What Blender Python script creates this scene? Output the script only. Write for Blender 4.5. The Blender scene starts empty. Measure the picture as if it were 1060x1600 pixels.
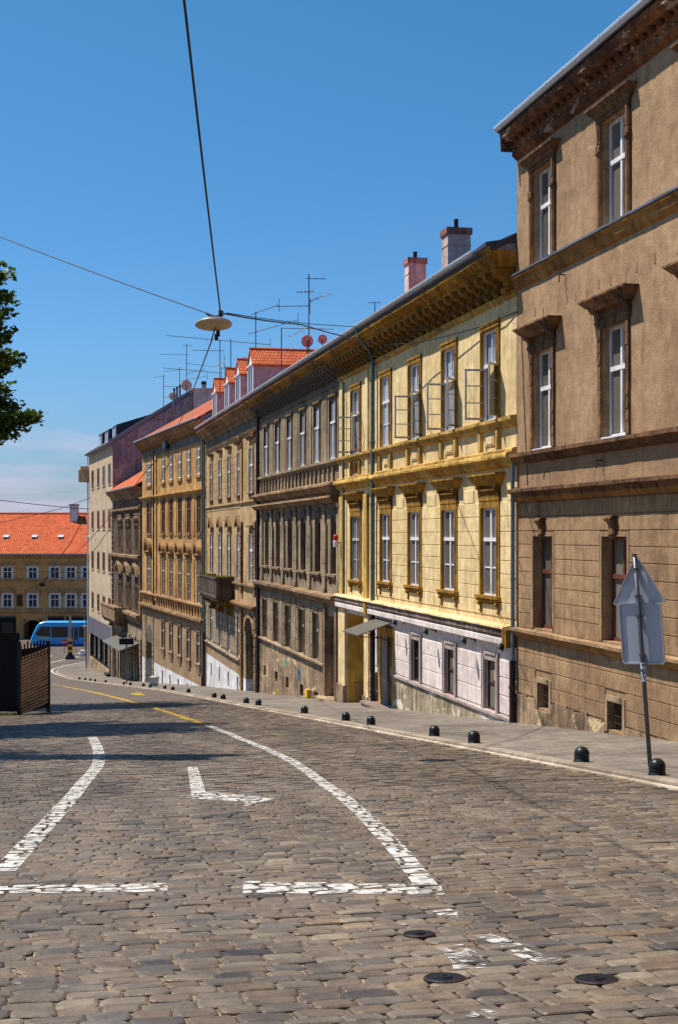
import bpy, bmesh, math, random
import numpy as np
from mathutils import Vector, Matrix
random.seed(7); rng = np.random.RandomState(5)
SC = bpy.context.scene
COL = SC.collection
R = math.radians
# ------------------------------------------------------------ camera
F = 2222.0; HZ = 835.0; CX = 530.0; EYE = 1.6
cd = bpy.data.cameras.new('camera'); cam = bpy.data.objects.new('camera', cd); COL.objects.link(cam)
cd.lens = 50.0; cd.sensor_width = 36.0; cd.sensor_fit = 'AUTO'
cd.shift_y = 35.0/1600.0
cd.clip_start = 0.1; cd.clip_end = 3000
cam.location = (0, 0, EYE); cam.rotation_euler = (R(90), 0, 0)
SC.camera = cam
# ------------------------------------------------------------ light
SUNV = Vector((3.6, -1.2, -6.97)).normalized()          # direction the light travels
W = bpy.data.worlds.new('World'); SC.world = W; W.use_nodes = True
def sky():
    nt = W.node_tree; nt.nodes.clear(); L = nt.links.new
    def N(t, **k):
        n = nt.nodes.new('ShaderNode'+t)
        for a, b in k.items(): setattr(n, a, b)
        return n
    out = N('OutputWorld'); bg = N('Background'); bg.inputs[1].default_value = 0.088
    st = N('TexSky', sky_type='NISHITA', sun_disc=False)
    st.sun_elevation = math.asin(-SUNV.z); st.sun_rotation = math.atan2(-SUNV.x, -SUNV.y)
    st.altitude = 100; st.air_density = 1.0; st.dust_density = 0.6; st.ozone_density = 3.0
    hs = N('HueSaturation'); hs.inputs['Saturation'].default_value = 1.25; hs.inputs['Value'].default_value = 1.0
    hs.inputs['Hue'].default_value = 0.503
    L(st.outputs[0], hs.inputs['Color'])
    tc = N('TexCoord'); sp = N('SeparateXYZ'); L(tc.outputs['Generated'], sp.inputs[0])
    # a clear sky deepens quickly above the horizon
    el = N('MapRange'); el.inputs[1].default_value = 0.0; el.inputs[2].default_value = 0.36
    L(sp.outputs[2], el.inputs[0])
    gr = N('ValToRGB'); e = gr.color_ramp
    e.elements[0].position = 0.0; e.elements[0].color = (0.50, 0.60, 0.92, 1)
    e.elements[1].position = 1.0; e.elements[1].color = (0.60, 1.0, 0.98, 1)
    a = e.elements.new(0.35); a.color = (0.58, 0.84, 1.06, 1)
    L(el.outputs[0], gr.inputs[0])
    mu = N('MixRGB', blend_type='MULTIPLY'); mu.inputs[0].default_value = 1
    L(hs.outputs[0], mu.inputs[1]); L(gr.outputs[0], mu.inputs[2])
    # low clouds
    mp = N('Mapping'); mp.inputs['Scale'].default_value = (1, 1, 6.5); mp.inputs['Location'].default_value = (0.3, 0.1, 0.35)
    L(tc.outputs['Generated'], mp.inputs[0])
    no = N('TexNoise'); no.inputs['Scale'].default_value = 5.5; no.inputs['Detail'].default_value = 8; no.inputs['Roughness'].default_value = 0.55
    L(mp.outputs[0], no.inputs[0])
    cr = N('ValToRGB'); c = cr.color_ramp; c.elements[0].position = 0.42; c.elements[0].color = (0,0,0,1); c.elements[1].position = 0.60; c.elements[1].color = (1,1,1,1)
    L(no.outputs[0], cr.inputs[0])
    band = N('ValToRGB'); b = band.color_ramp
    b.elements[0].position = 0.0; b.elements[0].color = (0.75,)*3+(1,); b.elements[1].position = 0.30; b.elements[1].color = (0,0,0,1)
    q = b.elements.new(0.19); q.color = (0.55,)*3+(1,); q = b.elements.new(0.235); q.color = (0.06,)*3+(1,)
    L(el.outputs[0], band.inputs[0])
    m = N('Math', operation='MULTIPLY'); L(cr.outputs[0], m.inputs[0]); L(band.outputs[0], m.inputs[1])
    cl = N('MixRGB'); cl.inputs[2].default_value = (5.6, 5.2, 6.8, 1)
    L(m.outputs[0], cl.inputs[0]); L(mu.outputs[0], cl.inputs[1])
    L(cl.outputs[0], bg.inputs[0]); L(bg.outputs[0], out.inputs[0])
sky()
sd = bpy.data.lights.new('sun', 'SUN'); so = bpy.data.objects.new('sun', sd); COL.objects.link(so)
sd.energy = 5.0; sd.angle = R(0.5); sd.color = (1.0, 0.93, 0.83)
so.rotation_euler = SUNV.to_track_quat('-Z', 'Y').to_euler(); so.location = (-20, 10, 40)
SC.view_settings.view_transform = 'Standard'; SC.view_settings.look = 'None'
SC.view_settings.exposure = 0.46; SC.view_settings.gamma = 1
SC.cycles.max_bounces = 5; SC.cycles.diffuse_bounces = 3; SC.cycles.glossy_bounces = 3; SC.cycles.transparent_max_bounces = 12
SC.cycles.caustics_reflective = False; SC.cycles.caustics_refractive = False

# ------------------------------------------------------------ materials
def lin(c):
    return tuple((x/255/12.92 if x/255 <= .04045 else ((x/255+.055)/1.055)**2.4) for x in c)+(1,)
class NT:
    def __init__(s, name):
        s.m = bpy.data.materials.new(name); s.m.use_nodes = True; s.nt = s.m.node_tree; s.nt.nodes.clear()
        s.out = s.n('OutputMaterial'); s.p = s.n('BsdfPrincipled'); s.l(s.p.outputs[0], s.out.inputs[0])
        s.p.inputs['Specular IOR Level'].default_value = 0.3
    def n(s, t, **k):
        x = s.nt.nodes.new('ShaderNode'+t)
        for a, b in k.items(): setattr(x, a, b)
        return x
    def l(s, a, b): s.nt.links.new(a, b)
    def coord(s, scale=(1,1,1), kind='Object', rot=(0,0,0)):
        t = s.n('TexCoord'); m = s.n('Mapping'); m.inputs['Scale'].default_value = scale; m.inputs['Rotation'].default_value = rot
        s.l(t.outputs[kind], m.inputs[0]); return m.outputs[0]
    def noise(s, scale, detail=5, rough=.6, vec=None, dist=0):
        x = s.n('TexNoise'); x.inputs['Scale'].default_value = scale; x.inputs['Detail'].default_value = detail; x.inputs['Roughness'].default_value = rough
        x.inputs['Distortion'].default_value = dist
        s.l(vec if vec is not None else s.coord(), x.inputs[0]); return x.outputs[0]
    def ramp(s, v, *stops):
        r = s.n('ValToRGB'); e = r.color_ramp
        cols = [(p, (c,)*3+(1,) if not isinstance(c, tuple) else c) for p, c in stops]
        e.elements[0].position, e.elements[0].color = cols[0]; e.elements[1].position, e.elements[1].color = cols[-1]
        for p, c in cols[1:-1]: q = e.elements.new(p); q.color = c
        s.l(v, r.inputs[0]); return r.outputs[0]
    def mix(s, f, a, b, mode='MIX'):
        m = s.n('MixRGB', blend_type=mode)
        for i, v in ((0, f), (1, a), (2, b)):
            if isinstance(v, (int, float)): m.inputs[i].default_value = v if i == 0 else (v, v, v, 1)
            elif isinstance(v, tuple): m.inputs[i].default_value = v
            else: s.l(v, m.inputs[i])
        return m.outputs[0]
    def mul(s, a, b):
        m = s.n('Math', operation='MULTIPLY')
        for i, v in ((0, a), (1, b)):
            if isinstance(v, (int, float)): m.inputs[i].default_value = v
            else: s.l(v, m.inputs[i])
        return m.outputs[0]
    def bump(s, h, dist=.01, st=1.0, prev=None):
        b = s.n('Bump'); b.inputs['Strength'].default_value = st; b.inputs['Distance'].default_value = dist
        s.l(h, b.inputs['Height'])
        if prev is not None: s.l(prev, b.inputs['Normal'])
        s.l(b.outputs[0], s.p.inputs['Normal']); return b.outputs[0]
    def col(s, c):
        if isinstance(c, tuple): s.p.inputs['Base Color'].default_value = c
        else: s.l(c, s.p.inputs['Base Color'])
    def set(s, rough=.9, metal=0.0, spec=None):
        s.p.inputs['Roughness'].default_value = rough; s.p.inputs['Metallic'].default_value = metal
        if spec is not None: s.p.inputs['Specular IOR Level'].default_value = spec
        return s.m

def stucco(name, c1, c2, dirt, streak=.6, patch=None, patch_amt=.62, grain=.25, bump=.006, big=.45, thr=.47, low=None, pscale=2.3):
    t = NT(name); o = t.coord()
    base = t.mix(t.ramp(t.noise(big, 6, .62, o), (.38, 0.), (.62, 1.)), lin(c1), lin(c2))
    mid = t.ramp(t.noise(3.1, 5, .65, o), (.3, .72), (.7, 1.22))
    base = t.mix(1, base, mid, 'MULTIPLY')
    st = t.ramp(t.mix(.4, t.noise(1.6, 6, .7, t.coord((3.4, 3.4, .22))), t.noise(.8, 7, .7, t.coord((1, 1, 1.3)))), (thr, 0.), (thr+.13, 1.))
    base = t.mix(t.mul(st, streak), base, lin(dirt))
    if patch:
        pn = t.noise(pscale, 7, .62, t.coord((.42, .42, .9)), .6)
        base = t.mix(t.ramp(pn, (patch_amt, 0.), (patch_amt+.025, 1.)), base, lin(patch))
    if low:   # (z where the stain ends, colour): splash dirt rising from the pavement
        sp = t.n('SeparateXYZ'); t.l(o, sp.inputs[0]); mr = t.n('MapRange'); mr.inputs[1].default_value = low[0]; mr.inputs[2].default_value = low[0]-low[2]
        t.l(sp.outputs[2], mr.inputs[0]); base = t.mix(t.mul(mr.outputs[0], t.ramp(t.noise(1.2, 6, .7, o), (.35, .25), (.6, 1.))), base, lin(low[1]))
    g = t.noise(38, 3, .7, o)
    base = t.mix(1, base, t.ramp(g, (.3, 1-grain), (.7, 1+grain)), 'MULTIPLY')
    t.col(base)
    b = t.bump(g, bump, .8)
    t.bump(t.noise(5, 6, .65, o), bump*3, .6, b)
    return t.set(.92, 0, .15)
def plain(name, c, rough=.6, metal=0., var=.18, scale=6, spec=None, streaks=None):
    t = NT(name); n = t.noise(scale, 5, .65)
    b = t.mix(1, lin(c), t.ramp(n, (.3, 1-var), (.7, 1+var)), 'MULTIPLY')
    if streaks:
        b = t.mix(t.ramp(t.noise(2.2, 6, .7, t.coord((2.5, 2.5, .4))), (.5, 0.), (.66, .8)), b, lin(streaks))
    t.col(b); t.bump(n, .002, .4)
    return t.set(rough, metal, spec)
def pane_mat(name, c1, c2, fold=9, rough=.04):
    t = NT(name); oi = t.n('ObjectInfo')
    w = t.n('TexWave', wave_type='BANDS', bands_direction='X'); w.inputs['Scale'].default_value = fold; w.inputs['Distortion'].default_value = 2.2; w.inputs['Detail'].default_value = 3
    m = t.n('Mapping'); tc = t.n('TexCoord'); cb = t.n('CombineXYZ'); t.l(t.mul(oi.outputs['Random'], 40), cb.inputs[0])
    t.l(tc.outputs['Object'], m.inputs[0]); t.l(cb.outputs[0], m.inputs[1]); t.l(m.outputs[0], w.inputs[0])
    b = t.mix(w.outputs[1], lin(c1), lin(c2))
    b = t.mix(1, b, t.ramp(oi.outputs['Random'], (0, .45), (1, 1.2)), 'MULTIPLY')
    t.col(b); t.p.inputs['Coat Weight'].default_value = 1; t.p.inputs['Coat Roughness'].default_value = rough
    n = t.noise(1.7, 2, .5); bb = t.n('Bump'); bb.inputs['Strength'].default_value = .12; bb.inputs['Distance'].default_value = .02; t.l(n, bb.inputs['Height']); t.l(bb.outputs[0], t.p.inputs['Coat Normal'])
    return t.set(.9, 0, .1)
def glass_mat(name, tint=(.75, .78, .76, 1)):
    t = NT(name); tr = t.n('BsdfTransparent'); tr.inputs[0].default_value = (.96,.96,.94,1)
    gl = t.n('BsdfGlossy'); gl.inputs[1].default_value = .03; fr = t.n('Fresnel'); fr.inputs[0].default_value = 1.2
    mx = t.n('MixShader'); t.l(fr.outputs[0], mx.inputs[0]); t.l(tr.outputs[0], mx.inputs[1]); t.l(gl.outputs[0], mx.inputs[2]); t.l(mx.outputs[0], t.out.inputs[0])
    return t.m
def tiles(name, c1, c2, c3, sx=.22, sz=.32):
    t = NT(name)
    v = t.coord((1, 1, 1)); sp = t.n('SeparateXYZ'); t.l(v, sp.inputs[0])
    cb = t.n('CombineXYZ'); t.l(sp.outputs[0], cb.inputs[0]); t.l(sp.outputs[1], cb.inputs[1])
    b = t.n('TexBrick'); t.l(cb.outputs[0], b.inputs[0]); b.inputs['Scale'].default_value = 1; b.inputs['Brick Width'].default_value = sx; b.inputs['Row Height'].default_value = sz
    b.inputs['Mortar Size'].default_value = .018; b.inputs['Mortar Smooth'].default_value = .4; b.inputs['Color1'].default_value = lin(c1); b.inputs['Color2'].default_value = lin(c2); b.inputs['Mortar'].default_value = lin(c3)
    base = t.mix(1, b.outputs[0], t.ramp(t.noise(1.2, 6, .7), (.3, .7), (.7, 1.2)), 'MULTIPLY')
    t.col(base)
    h = t.ramp(b.outputs[1], (0, 1.), (1, 0.)); t.bump(h, .03, .8)
    return t.set(.85)

m_brown = stucco('brown_plaster', (172,141,109), (148,119,91), (112,87,67), .5, (182,156,124), .68, thr=.52, grain=.34, bump=.01)
m_brown_low = stucco('brown_rusticated_plaster', (170,139,104), (144,115,87), (92,73,58), .5, (176,160,140), .70, grain=.28, bump=.008)
m_brown_trim = stucco('brown_moulding', (156,116,78), (98,72,54), (46,34,28), .85, (150,128,106), .66, grain=.3, bump=.012, pscale=5)
m_brown_corn = stucco('crumbling_brown_cornice', (146,98,62), (88,60,46), (42,30,28), .75, (170,148,128), .6, grain=.35, bump=.02, pscale=3)
m_plinth = stucco('worn_plinth_plaster', (184,158,126), (138,114,90), (72,58,50), .85, (200,176,138), .60, grain=.3, bump=.014)
m_yellow = stucco('yellow_plaster', (233,209,158), (220,192,140), (170,144,106), .6, (196,180,150), .73, grain=.12, bump=.003)
m_ochre = stucco('ochre_trim', (190,142,52), (148,106,38), (74,52,26), .85, (128,104,70), .70, grain=.2, bump=.006, pscale=4)
m_ochre_light = stucco('ochre_ledge', (212,178,100), (180,142,74), (98,74,44), .8, (150,128,96), .68, grain=.18, bump=.006, pscale=4)
m_ochre_dark = stucco('sooty_ochre_ornament', (172,128,56), (108,80,42), (50,38,28), .75, (120,100,78), .62, grain=.3, bump=.012, pscale=6)
m_pinkwhite = stucco('pinkish_white_paint', (230,217,210), (214,199,192), (164,146,138), .4, (178,160,156), .70, grain=.08, bump=.003)
m_pinkframe = stucco('mauve_window_trim', (182,166,160), (158,142,136), (112,96,92), .4, None, grain=.1, bump=.002)
m_whiteband = stucco('chipped_white_band', (222,204,190), (170,148,136), (96,78,70), .7, (84,66,60), .58, grain=.2, bump=.006, pscale=4)
m_chipband = stucco('dark_chipped_band', (150,128,118), (110,90,82), (70,54,50), .7, (220,208,200), .62, grain=.25, bump=.006, pscale=9)
m_dirtplinth = stucco('mossy_patched_plinth', (180,164,138), (138,122,100), (84,72,58), .8, (216,206,192), .57, grain=.25, bump=.01)
m_grey = stucco('sooty_tan_plaster', (164,146,120), (134,117,96), (70,58,50), .75, (176,160,134), .68, grain=.22, bump=.008)
m_greydark = stucco('sooty_shaded_frieze', (128,120,110), (100,92,86), (60,54,50), .5, (130,116,98), .72, grain=.2, bump=.008)  # sooty grey, darkened to carry the shade below the cornice
m_greytrim = stucco('sooty_moulding', (170,140,106), (118,94,72), (56,42,34), .7, (168,150,126), .66, grain=.3, bump=.012, pscale=5)
m_tan = stucco('tan_plaster', (196,166,122), (168,138,98), (100,78,58), .65, None, grain=.2, bump=.006)
m_tantrim = stucco('reddish_brown_moulding', (158,124,86), (112,86,62), (56,42,34), .75, (164,140,112), .68, grain=.25, bump=.01, pscale=5)
m_white = stucco('whitewashed_plinth', (226,222,222), (200,194,192), (140,132,128), .45, (168,158,148), .70, grain=.1, bump=.004)
m_gold = stucco('ochre_yellow_plaster', (200,158,100), (170,128,78), (110,80,54), .65, (140,122,96), .72, grain=.15, bump=.004)
m_goldtrim = stucco('ochre_brown_moulding', (176,138,94), (134,100,70), (76,56,44), .6, None, grain=.2, bump=.006)
m_goldlow = stucco('taupe_plaster', (166,138,106), (144,118,90), (98,78,62), .5, (164,146,120), .70, grain=.2, bump=.006)
m_dark = stucco('blackened_plaster', (116,96,84), (82,66,60), (44,34,32), .65, (120,100,86), .68, grain=.25, bump=.01)
m_beige = stucco('beige_cement_render', (206,184,156), (186,164,138), (136,114,90), .6, (146,126,98), .69, grain=.1, bump=.003)
m_plum = stucco('plum_brick_wall', (166,162,168), (138,130,138), (86,76,86), .6, (140,108,102), .60, grain=.3, bump=.012)
m_pinkpl = stucco('pale_pink_chimney_plaster', (214,194,188), (196,170,164), (136,104,96), .5, (160,116,106), .72, grain=.15, bump=.006)
m_pinkcap = stucco('stained_chimney_cap', (176,132,124), (134,94,88), (60,40,40), .7, None, grain=.2)
m_farw = stucco('mustard_brown_facade', (222,160,98), (206,146,88), (150,106,68), .3, None, grain=.1, bump=.003)
m_fartrim = stucco('mustard_moulding', (206,158,108), (172,130,88), (112,82,58), .4, None, grain=.1)
m_dormer = stucco('lilac_grey_dormer_wall', (178,186,200), (166,172,186), (136,130,136), .3, None, grain=.08, bump=.002)
m_whitep = plain('white_window_paint', (224,222,226), .45, var=.08, streaks=(190,184,180))
m_whiteold = plain('grey_flaking_window_paint', (176,170,166), .6, var=.2, streaks=(120,108,98))
m_brownp = plain('dark_brown_joinery', (66,44,36), .5, var=.25)
m_redp = plain('red_brown_joinery', (104,58,46), .5, var=.25)
m_zinc = plain('zinc_gutter', (190,198,208), .4, .1, .12)
m_zincl = plain('bright_zinc_gutter', (206,212,222), .3, .2, .1)
m_pipe = plain('galvanised_downpipe', (112,124,132), .45, .6, .2)
m_pipeg = plain('weathered_green_downpipe', (92,112,110), .55, .2, .3)
m_iron = plain('cast_iron_pipe', (40,32,32), .55, .1, .3, streaks=(90,48,38))
m_black = plain('black_iron', (22,22,25), .45, .2, .3)
m_antenna = plain('aluminium_antenna', (84,96,108), .5, .5, .1)
m_dish = plain('pinkish_satellite_dish', (190,150,150), .5, 0, .08)
m_dishw = plain('cream_satellite_dish', (212,200,178), .5, 0, .08)
m_signback = plain('grey_sign_back', (176,176,182), .5, .15, .1, 3)
m_pole = plain('grey_steel_pole', (92,92,98), .4, .5, .15)
m_boll = plain('dark_green_black_bollard', (30,33,33), .38, .1, .35, 14)
m_wood = plain('old_door_wood', (84,62,50), .6, 0, .3)
m_slat = plain('weathered_brown_boards', (172,146,126), .7, 0, .3, 4)
m_blk = plain('black_panel', (9,9,11), .7, 0, .2)
m_stonegrey = stucco('grey_stone_step', (150,128,116), (128,108,100), (90,76,70), .4, None)
m_awn = plain('grey_green_sheet', (100,96,84), .45, .2, .15, 3)
m_slate = plain('dark_slate_roof', (62,58,70), .7, 0, .25)
m_tin = plain('grey_tin_flashing', (120,120,132), .5, .4, .2)
m_tile = tiles('orange_roof_tiles', (206,108,58), (178,84,44), (100,46,30))
m_tile2 = tiles('weathered_red_roof_tiles', (196,104,64), (152,76,48), (84,46,36))
m_tilef = tiles('bright_orange_roof_tiles', (206,98,50), (184,80,40), (142,60,32), .3, .34)
m_p_curt = pane_mat('pane_with_grey_curtain', (126,120,110), (88,82,76))
m_p_sky = pane_mat('pane_with_curtain_and_painted_sky', (190,196,206), (132,140,154), 7)  # white curtain with the sky's reflection painted in as pale blue-grey
m_p_dark = pane_mat('dark_pane', (34,32,34), (18,18,20), 2)
m_p_warm = pane_mat('dusty_warm_pane', (116,94,82), (78,62,56), 5)
m_p_dark2 = pane_mat('dim_brown_pane', (70,58,52), (40,32,30), 4)
m_p_blue = pane_mat('pale_blind_pane', (166,172,186), (130,138,156), 3)
m_glass = glass_mat('clear_glass')
m_grille = plain('rusty_grille', (62,44,38), .7, .3, .3)
m_int = plain('dark_interior', (26,20,18), .9, 0, .3)
m_dooryel = stucco('ochre_passage_plaster', (216,176,84), (190,150,66), (120,94,52), .35, (112,84,50), .64, grain=.15, pscale=.9)

# ------------------------------------------------------------ mesh builder
class MB:
    def __init__(s): s.v = []; s.f = []
    def add(s, vs, fs):
        o = len(s.v); s.v += [tuple(v) for v in vs]; s.f += [tuple(i+o for i in f) for f in fs]; return s
    def box(s, x0, x1, y0, y1, z0, z1):
        return s.hexa([(x0,y0,z0),(x1,y0,z0),(x1,y1,z0),(x0,y1,z0),(x0,y0,z1),(x1,y0,z1),(x1,y1,z1),(x0,y1,z1)])
    def hexa(s, p):
        return s.add(p, [(0,3,2,1),(4,5,6,7),(0,1,5,4),(1,2,6,5),(2,3,7,6),(3,0,4,7)])
    def quad(s, a, b, c, d): return s.add([a,b,c,d], [(0,1,2,3)])
    def prism(s, prof, x0, x1, seg=1, jit=0):       # prof: closed list of (y,z), extruded along x
        n = len(prof); vs = []
        for k in range(seg+1):
            x = x0+(x1-x0)*k/seg
            for (y, z) in prof:
                if jit and 0 < k < seg: vs.append((x, y+random.uniform(-jit, jit) if y < 0 else y, z+random.uniform(-jit, jit)))
                else: vs.append((x, y, z))
        fs = [tuple(range(n-1, -1, -1)), tuple(seg*n+i for i in range(n))]
        for k in range(seg):
            for i in range(n):
                j = (i+1) % n; fs.append((k*n+i, k*n+j, (k+1)*n+j, (k+1)*n+i))
        return s.add(vs, fs)
    def tube(s, pts, r, seg=6, r2=None):
        pts = [Vector(p) for p in pts]; n = len(pts); vs = []
        for i, p in enumerate(pts):
            d = (pts[min(i+1, n-1)]-pts[max(i-1, 0)]).normalized()
            a = d.cross(Vector((0,0,1)) if abs(d.z) < .9 else Vector((1,0,0))).normalized(); b = d.cross(a)
            rr = r if r2 is None else r+(r2-r)*i/(n-1)
            for k in range(seg):
                t = 2*math.pi*k/seg; vs.append(p+a*rr*math.cos(t)+b*rr*math.sin(t))
        fs = [tuple(range(seg)), tuple((n-1)*seg+k for k in range(seg-1, -1, -1))]
        for i in range(n-1):
            for k in range(seg):
                j = (k+1) % seg; fs.append((i*seg+j, i*seg+k, (i+1)*seg+k, (i+1)*seg+j))
        return s.add(vs, fs)
    def lathe(s, prof, seg=16, c=(0,0,0)):          # prof (r,z)
        vs = []; n = len(prof)
        for (r, z) in prof:
            for k in range(seg):
                t = 2*math.pi*k/seg; vs.append((c[0]+r*math.cos(t), c[1]+r*math.sin(t), c[2]+z))
        fs = [tuple(range(seg-1, -1, -1)), tuple((n-1)*seg+k for k in range(seg))]
        for i in range(n-1):
            for k in range(seg):
                j = (k+1) % seg; fs.append((i*seg+k, i*seg+j, (i+1)*seg+j, (i+1)*seg+k))
        return s.add(vs, fs)
    def mesh(s, name, mat, smooth=False, dz=0, recalc=True):
        me = bpy.data.meshes.new(name); me.from_pydata([(a, b, c+dz) for a, b, c in s.v], [], s.f)
        if recalc:
            bm = bmesh.new(); bm.from_mesh(me); bmesh.ops.recalc_face_normals(bm, faces=bm.faces); bm.to_mesh(me); bm.free()
        me.materials.append(mat)
        if smooth:
            for p in me.polygons: p.use_smooth = True
        return me
    def build(s, name, mat, parent=None, loc=(0,0,0), smooth=False, dz=0, recalc=True):
        return link(name, s.mesh(name, mat, smooth, dz, recalc), parent, loc)
def link(name, me, parent=None, loc=(0,0,0), rot=0):
    o = bpy.data.objects.new(name, me); COL.objects.link(o); o.location = loc; o.rotation_euler = (0, 0, rot)
    if parent: o.parent = parent
    return o
def thing(name, label, cat, loc=(0,0,0), rz=0, group=None):
    o = bpy.data.objects.new(name, None); COL.objects.link(o); o.location = loc; o.rotation_euler = (0,0,rz); o.empty_display_size = .3
    return tag(o, label, cat, group)
def tag(o, label, cat, group=None):
    o['label'] = label; o['category'] = cat
    if group: o['group'] = group
    return o
def struct(o, kind='structure'): o['kind'] = kind; return o
def copy_tree(o, parent=None):
    c = o.copy(); COL.objects.link(c)
    if parent: c.parent = parent
    for ch in list(o.children): copy_tree(ch, c)
    return c

# ------------------------------------------------------------ terrain and pixel geometry
TH = math.atan(485/F); U = (-math.sin(TH), math.cos(TH)); NV = (math.cos(TH), math.sin(TH))
PR = [(-60, -3.6), (0, 1.6), (100, 10.6), (118, 12.15), (134, 13.35), (147, 14.05), (158, 14.5), (175, 14.7), (3000, 14.7)]
def prof(s):
    if s < PR[0][0]: return PR[0][1]
    for (a, b), (c, d) in zip(PR, PR[1:]):
        if s <= c: return b+(d-b)*(s-a)/(c-a)
    return 14.7
def gz(s): return EYE-prof(s)                        # world height of the road plane
def sd2w(s, d): return (s*U[0]+d*NV[0], s*U[1]+d*NV[1])
def w2sd(X, Y): return (X*U[0]+Y*U[1], X*NV[0]+Y*NV[1])
def hit(px, py):
    a = (px-CX)/F; b = (py-HZ)/F; g = lambda Z: b*Z-prof(Z*(a*U[0]+U[1]))
    Z = 3.0
    while g(Z) < 0 and Z < 400: Z += .2
    lo, hi = Z-.2, Z
    for _ in range(25):
        m = (lo+hi)/2
        if g(m) > 0: hi = m
        else: lo = m
    return (a*hi, hi)+w2sd(a*hi, hi)                  # X, Y, s, d
class Fac:                                           # a facade plane: x along it towards the camera, y into the building
    def __init__(s, vx, C, xl, zb):
        s.vx = vx; s.t = math.atan((CX-vx)/F); s.L = math.hypot(CX-vx, F); s.D = C/s.L
        s.u = (-math.sin(s.t), math.cos(s.t)); s.n = (math.cos(s.t), math.sin(s.t)); s.zb = zb
        s.s0 = 0; s.s0 = -s.X(xl); X = s.s0*s.u[0]+s.D*s.n[0]; Y = s.s0*s.u[1]+s.D*s.n[1]
        s.loc = (X, Y, EYE+zb); s.rz = math.atan2(-s.u[1], -s.u[0]); s.P0 = (X, Y)
    def dep(s, px, o=0): return (s.D-o)*s.L/(px-s.vx)
    def X(s, px, o=0):
        Z = s.dep(px, o); return s.s0-(Z*(px-CX)/F*s.u[0]+Z*s.u[1])
    def Z(s, px, py, o=0): return (HZ-py)/F*s.dep(px, o)
    def world(s, x, y, z): return (s.P0[0]-x*s.u[0]+y*s.n[0], s.P0[1]-x*s.u[1]+y*s.n[1], EYE+z)
    def ground(s, x, y=0):
        w = s.world(x, y, 0); return -prof(w2sd(w[0], w[1])[0])   # eye-relative ground height

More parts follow.
